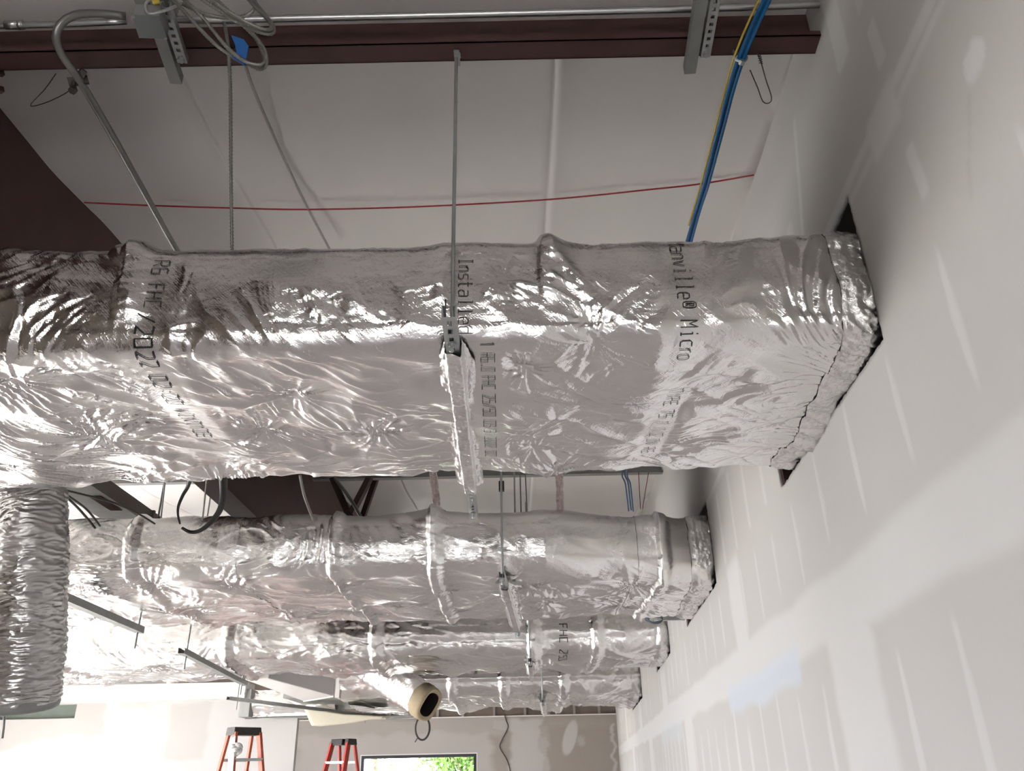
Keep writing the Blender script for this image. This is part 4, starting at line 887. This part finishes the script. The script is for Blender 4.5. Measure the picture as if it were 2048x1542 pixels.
# small coil of wire and its strap at the wall
m = MB(); c = aty(1310, 1240, 7.6)
for k in range(5): m.tube([c + np.array([math.cos(a) * (.062 + .006 * k), .012 * (k - 2) + .02 * math.sin(a + k), math.sin(a) * (.026 + .005 * ((k * 3) % 4)) + .004 * k]) for a in np.linspace(0, 2 * PI, 30)], .0042, 6)
solo(m, 'wire_coil', mat('grey_blue_wire', (.16, .2, .25), .5), 'small coil of grey-blue wire below the second duct by the right wall', 'wire', smooth=True)
a, b = aty(1325, 1241, 7.62), aty(1353, 1241, 7.62); m = MB(); strut(m, a, np.array([wx(7.62) + .0, 7.62, b[2]]), .041, .041, slots=False, flip=False); solo(m, 'strut_stub', MT['galv'], 'short strut stub on the right wall carrying the wire coil', 'bracket')

# ------------------------------------------------------------------ flexible ducts
def flex(name, pts, rad, label, seed, cr=.012, circ=90, step=.012, m='flex', group=None, fine=.026):
    P = np.array(spline(pts, step)); n = len(P); r = thing(name, label, 'duct', P.mean(0), group)
    T = np.gradient(P, axis=0); T /= np.linalg.norm(T, axis=1)[:, None]; ref = np.array([0, 1.0, 0]); N = np.cross(T, ref); N /= np.linalg.norm(N, axis=1)[:, None]; B = np.cross(T, N)
    L = np.concatenate([[0], np.cumsum(np.linalg.norm(np.diff(P, axis=0), axis=1))]); a = np.linspace(0, 2 * PI, circ, endpoint=False)
    Lg, A = np.meshgrid(L, a, indexing='ij'); rr = np.interp(L, np.linspace(0, L[-1], len(rad)), rad)[:, None] * np.ones_like(A)
    s_ = np.sin(A); c_ = np.cos(A)
    rr = rr * (1 + .05 * pn(Lg / .3 + s_, c_ * 1.2, seed)) + cr * (ridge(Lg / fine + 1.2 * s_ + .8 * pn(Lg / .1, c_ * 2, seed + 6), A * 1.1, seed + 1, 1.2) - .3) + cr * .6 * ridge(Lg / (fine * .55) + c_ * .9, A * 2 + Lg * 2, seed + 2, 1.2)
    V = P[:, None] + (N[:, None] * c_[..., None] + B[:, None] * s_[..., None]) * rr[..., None]
    i = np.arange(n - 1)[:, None] * circ; k = np.arange(circ)[None]; F = np.stack([i + k, i + (k + 1) % circ, i + circ + (k + 1) % circ, i + circ + k], -1).reshape(-1, 4)
    np_mesh('outer_jacket', V.reshape(-1, 3), F, [MT[m]], r)
    return r, P, T, N, B, rad[-1]
def rim(r, P, T, N, B, R, th, L, mats, names, inner=.7):
    e, t = P[-1], T[-1]; a = np.linspace(0, 2 * PI, 40, endpoint=False)
    def ring(rad, s, w=0.0, sd=3): return [e + t * (s + w * math.sin(3 * x + sd)) + (N[-1] * math.cos(x) + B[-1] * math.sin(x)) * rad for x in a]
    def loft(rings, name, m):
        n = 40; V = [p for q in rings for p in q]; F = [(i * n + k, i * n + (k + 1) % n, (i + 1) * n + (k + 1) % n, (i + 1) * n + k) for i in range(len(rings) - 1) for k in range(n)]
        np_mesh(name, V, F, [m], r)
    loft([ring(R * .99, -.02), ring(R * 1.03, L * .35, .05 * L), ring(R * 1.0, L * .8, .06 * L), ring(R * .93, L, .06 * L), ring(R * (.93 + inner) / 2, L * 1.03, .06 * L), ring(R * inner, L * .92, .06 * L)], names[0], mats[0])
    rs = [ring(R * inner, L * .92, .06 * L)]
    for k in range(1, 9): rs.append(ring(R * inner * (1 - .03 * (k % 2)), L * .9 - .05 * k))
    rs.append(ring(.001, L * .9 - .42)); loft(rs, names[1], mats[1])
yy = 3.72
q = flex('flexible_duct', [(-2.40, 3.34, 1.40), (-2.40, 3.50, 1.405), (-2.395, 3.64, 1.37), aty(64, 985, yy), aty(62, 1080, yy + .02), aty(57, 1200, yy + .08), aty(47, 1320, yy + .15), aty(36, 1398, yy + .2)], [.150, .152, .150, .158, .160, .168, .172], 'silver flexible duct hanging down at the left edge with a torn open end', 5, .0075, 150, .0045)
rim(*q, .01, .035, [MT['galvdull'], MT['dark']], ['torn_edge', 'dark_lining'], .80)
e = q[1][-1]; m = MB(); m.tube(spline([e + np.array([.0, -.1, -.03]), e + np.array([.02, -.1, -.10]), e + np.array([.03, -.1, -.17])], .01), [.006] * 8 + [.003] * 40 if False else .005, 6); m.build('hanging_thread', MT['greycable'], q[0], True)
q = flex('flexible_duct', [(-2.08, 10.88, 1.42), (-1.80, 10.86, 1.235), (-1.45, 10.76, 1.01), (-1.215, 10.62, .86)], [.215, .215, .21, .21], 'short foil sleeve with a tan open end below the third duct', 9, .008, 90, .015, 'foil_far', fine=.06)
rim(*q, .02, .17, [MT['fiber'], MT['dark']], ['insulation_rim', 'dark_lining'], .70)

# ------------------------------------------------------------------ sheet-metal pieces at the far left
q = thing('metal_box', 'white sheet-metal box duct beside the start of the farthest duct', 'duct', atz(590, 1380, 1.2))
p = [atz(490, 1360, 1.12), atz(537, 1357, 1.12), atz(666, 1392, 1.12), atz(606, 1402, 1.12)]
m = MB(); m.prism(p, (0, 0, .30)); m.build('duct_body', MT['paint'], q, bevel=.01)
m = MB(); m.prism([p[2] * 1.0 + np.array([.0, .01, -.012]), p[3] + np.array([0, .01, -.012]), p[3] + np.array([0, .07, -.012]), p[2] + np.array([0, .07, -.012])], (0, 0, .33)); m.build('end_flange', MT['paint'], q)
q = thing('metal_box', 'grey metal plenum box joined to the left end of the farthest duct', 'duct', (-3.4, 14.6, 1.2))
m = MB(); m.box((-3.95, 14.30, 1.215), (-3.0, 17.0, 1.66)); m.build('duct_body', MT['galvdull'], q, bevel=.01)
m = MB(); m.box((-3.06, 14.23, 1.20), (-2.99, 17.1, 1.70)); m.build('end_flange', MT['paint'], q)
m = MB(); a = aty(690, 1364, 14.25); m.box(a + np.array([-.12, 0, -.03]), a + np.array([.12, .06, .05])); solo(m, 'copper_clip', mat('copper', (.35, .12, .05), .5, .6), 'small copper-brown clip on top of the grey plenum box', 'clip')
# foil-covered box above the partition notch
q = thing('metal_box', 'foil-faced box duct resting on the partition, with a grey end plate', 'duct', part(555, 1436))
a, b = part(508, 1436), part(625, 1386)
du = type('B', (), {})()
xs = np.linspace(a[0], b[0] + .5, 60); fz = np.linspace(a[2] + .01, b[2] + .05, 40); X, Z = np.meshgrid(xs, fz, indexing='ij'); Y = YP - .32 + .03 * fbm(X / .5, Z / .3, 33, 2) + .02 * ridge(X / .25, Z / .1, 34, 2) + .25 * (1 - np.sin(PI * np.clip((Z - a[2]) / (b[2] - a[2] + .05), .12, .88)))
i = np.arange(59)[:, None] * 40; k = np.arange(39)[None]
o = np_mesh('foil_facing', np.stack([X, Y, Z], -1).reshape(-1, 3), np.stack([i + k, i + 40 + k, i + 40 + k + 1, i + k + 1], -1).reshape(-1, 4), [MT['foil_far']], q); sl_ = o.modifiers.new('t', 'SOLIDIFY'); sl_.thickness = .02; sl_.offset = -1
m = MB(); m.box((a[0] + .02, YP - .02, a[2] + .01), (b[0] + .5, YP + .6, b[2])); m.build('box_body', MT['galvdull'], q)
a2 = part(488, 1437); m = MB(); m.box((a2[0], YP - .36, a2[2] + .002), (a[0] + .01, YP + .6, b[2] + .06)); m.build('end_plate', MT['galvdull'], q, bevel=.01)
# cream insulation blanket
pl = [(606, 1416), (622, 1452), (640, 1453), (700, 1447), (735, 1440), (768, 1438), (772, 1432), (735, 1430), (690, 1428), (640, 1420)]
q = [aty(u, v, 15.2) for u, v in pl]; n = 26
V = []; ctr = sum(q) / len(q)
m = MB(); m.prism(q, (.05, .30, .04)); m.prism([ctr + (p - ctr) * .93 + np.array([0, -.05, 0]) for p in q], (0, .06, 0))
o = solo(m, 'insulation_blanket', MT['cream'], 'cream insulation blanket hanging out under the farthest duct', 'insulation'); bv = o.modifiers.new('soft', 'BEVEL'); bv.width = .03; bv.segments = 3
# wire ring and loose cable at the far wall
m = MB(); c = aty(845, 1456, 24.5)
for k in range(3): m.tube([c + np.array([math.cos(a) * (.19 + .008 * k), .02 * k, math.sin(a) * (.30 + .008 * k)]) for a in np.linspace(0, 2 * PI, 36)], .02, 6)
m.tube(spline([c + np.array([-.12, 0, -.24]), c + np.array([-.2, 0, -.36])], .05), .015, 5); m.tube([c + np.array([-.02, .05, .3]), c + np.array([-.05, .05, roof(24.5) - c[2] - .02])], .015, 5)
solo(m, 'wire_coil', MT['darkwire'], 'dark ring of coiled wire hanging in front of the far wall', 'wire', smooth=True)
cable('loose_cable', [aty(u, v, YF - .03) for u, v in ((1005, 1415), (1012, 1440), (1016, 1455), (1004, 1480), (1000, 1495), (1014, 1520), (1021, 1545), (1022, 1575))], .014, MT['darkwire'], 'thin dark cable dangling down the far wall right of the window', 'cable', hel=None)
# wooden plank end / pipe beside the ring
m = MB(); a, b = aty(772, 1436, YF - .05), aty(842, 1431, YF - .05); m.bar(a, b, .08, .09); solo(m, 'pipe_offcut', MT['galvdull'], 'short grey pipe length beside the wire ring under the farthest duct', 'pipe')

# ------------------------------------------------------------------ step ladders
def ladder(loc, rz, H, m1, m2, mcap, label, brk=False, spread=.52):
    r = thing('step_ladder', label, 'ladder', loc, 'step ladders'); ca, sa = math.cos(rz), math.sin(rz); o = np.array(loc, float)
    def L(x, y, z): return o + np.array([x * ca - y * sa, x * sa + y * ca, z])
    def lbar(mb, p, q, w, h, up): mb.bar(L(*p), L(*q), w, h, np.array([up[0] * ca - up[1] * sa, up[0] * sa + up[1] * ca, up[2]]))
    wt, wb = .145, .30; yt = .06
    fy = lambda z: -yt - (spread) * (1 - z / H); by = lambda z: yt + (spread * .9) * (1 - z / H); hx = lambda z: wb + (wt - wb) * z / H
    for sg in (-1, 1):
        m = MB(); lbar(m, (sg * hx(0), fy(0), 0), (sg * hx(H - .06), fy(H - .06), H - .06), .03, .082, (0, 1, 0)); m.build('front_rail', m1, r)
        m = MB(); lbar(m, (sg * hx(0) * .95, by(0), 0), (sg * hx(H - .06) * .95, by(H - .06), H - .06), .028, .05, (0, 1, 0)); m.build('rear_rail', m2, r)
        m = MB(); lbar(m, (sg * (hx(1.3) - .02), fy(1.3), 1.3), (sg * (hx(1.3) - .02), by(1.3), 1.3), .006, .025, (0, 0, 1)); m.build('spreader', MT['alu'], r)
    for k in range(1, 8):
        z = k * .3
        if z > H - .2: break
        m = MB(); lbar(m, (-hx(z), fy(z), z), (hx(z), fy(z), z), .085, .028, (0, 0, 1)); m.build('step', MT['alu'], r)
        if k % 2 == 0:
            m = MB(); lbar(m, (-hx(z) * .95, by(z), z), (hx(z) * .95, by(z), z), .03, .03, (0, 0, 1)); m.build('rear_bar', MT['alu'], r)
    m = MB()
    for (xa_, xb_) in (((-.17, .05), (.10, .17)) if brk else ((-.17, .17),)):
        m.hexa([L(xa_, -.105, H - .085), L(xb_, -.105, H - .085), L(xb_, .105, H - .085), L(xa_, .105, H - .085), L(xa_ * .97, -.09, H), L(xb_ * .97, -.09, H), L(xb_ * .97, .09, H), L(xa_ * .97, .09, H)])
    if brk: m.hexa([L(.05, -.02, H - .05), L(.12, -.02, H - .05), L(.12, .11, H - .05), L(.05, .11, H - .05), L(.05, -.02, H - .01), L(.12, -.02, H - .01), L(.12, .11, H - .01), L(.05, .11, H - .01)])
    m.build('top_cap', mcap, r, bevel=.008)
    return r, L
p = aty(489, 1455, 9.9)
r, L = ladder((p[0], 9.9, FLOOR), .80, p[2] + EYE, MT['lad_orange'], MT['lad_orange'], MT['lad_cap'], 'worn orange-red step ladder with a dark cap, at left by the white partition')
Hh = p[2] + EYE
m = MB(); hz = Hh - .24; b0 = L(-.16, -.17, hz)
for k in range(9): m.disc(b0 + np.array([.03 * math.sin(k * 2.1), -.02, .028 * math.cos(k * 1.7)]), (0, 1, .1 * k), .05, .02, 10)
m.build('plaster_blob', MT['mudwhite'], r, True)
m = MB(); fyl = lambda z: -.06 - .52 * (1 - z / Hh); hxl = lambda z: .30 - .155 * z / Hh
u_ = L(0, 1, 0) - L(0, 0, 0); m.bar(L(-hxl(Hh - 1.1) - .021, fyl(Hh - 1.1), Hh - 1.1), L(-hxl(Hh - .11) - .021, fyl(Hh - .11), Hh - .11), .008, .115, u_)
m.build('plaster_smear', MT['mudwhite'], r)['label'] = 'white plaster smeared down the rail'
p = aty(688, 1478, 12.9)
ladder((p[0], 12.9, FLOOR), -.50, p[2] + EYE, MT['lad_red'], MT['lad_red'], MT['lad_cap2'], 'bright red step ladder with a black cap, left of the window', True)

# ------------------------------------------------------------------ trees outside the window
def tree(x, y, h, rad, n, seed, label, m='leaf'):
    r = np.random.default_rng(seed); q = thing('tree', label, 'tree', (x, y, FLOOR - .16), 'trees outside the window')
    mb = MB(); b0 = np.array([x, y, FLOOR - .16]); mb.tube([b0, b0 + np.array([.1, 0, h * .4]), b0 + np.array([0, .1, h * .75])], [.16, .13, .07], 8); mb.build('trunk', MT['bark'], q, True)
    mb = MB()
    for k in range(26):
        a = b0 + np.array([0, 0, h * (.12 + .55 * r.random())]); d = r.normal(size=3); d[2] = abs(d[2]) * .4; d /= np.linalg.norm(d); mb.tube(spline([a, a + d * rad * .5 + np.array([0, 0, .2]), a + d * rad * .98 + np.array([0, 0, .1])], .3), .022, 5)
    mb.build('branch', MT['bark'], q, True)
    c = b0 + np.array([0, 0, h * .55]); cl = c + r.normal(size=(90, 3)) * np.array([rad * .42, rad * .42, h * .24]); i = r.integers(0, 90, n); ctr = cl[i] + r.normal(size=(n, 3)) * .22
    u = r.normal(size=(n, 3)); u /= np.linalg.norm(u, axis=1)[:, None]; w = np.cross(u, r.normal(size=(n, 3))); w /= np.linalg.norm(w, axis=1)[:, None]; s = r.uniform(.05, .11, (n, 1))
    V = np.stack([ctr - u * s, ctr + w * s * .5, ctr + u * s, ctr - w * s * .5], 1).reshape(-1, 3); F = np.arange(4 * n).reshape(-1, 4)
    np_mesh('foliage', V, F, [MT[m]], q, smooth=False)
tree(-1.9, 31.5, 5.0, 1.9, 9000, 1, 'leafy green tree filling the right half of the far window')
tree(-5.6, 33.5, 5.0, 1.3, 700, 2, 'sparse bare-branched tree at the left of the far window')
tree(.2, 36.5, 5.5, 2.2, 8000, 4, 'green tree farther back behind the leafy one in the window')

# ------------------------------------------------------------------ daylight
w = bpy.data.worlds.new('sky'); scene.world = w; w.use_nodes = True
bg = w.node_tree.nodes['Background']; bg.inputs[0].default_value = (.985, .955, 1.06, 1); bg.inputs[1].default_value = 7.0
sun = bpy.data.lights.new('sun', 'SUN'); sun.energy = 22; sun.angle = .009; sun.color = (1, .965, .965)
so = bpy.data.objects.new('sun', sun); COL.objects.link(so); so.location = (-30, 12, 20)
so.rotation_euler = Vector((.83, -.10, -.37)).to_track_quat('-Z', 'Y').to_euler()
scene.view_settings.view_transform = 'Standard'; scene.view_settings.look = 'None'; scene.view_settings.gamma = 1; scene.view_settings.use_curve_mapping = False
scene.view_settings.exposure = 2.12
scene.cycles.use_denoising = True; scene.cycles.max_bounces = 10; scene.cycles.diffuse_bounces = 6; scene.cycles.glossy_bounces = 6; scene.cycles.transparent_max_bounces = 12
scene.cycles.sample_clamp_indirect = 12; scene.cycles.caustics_reflective = False
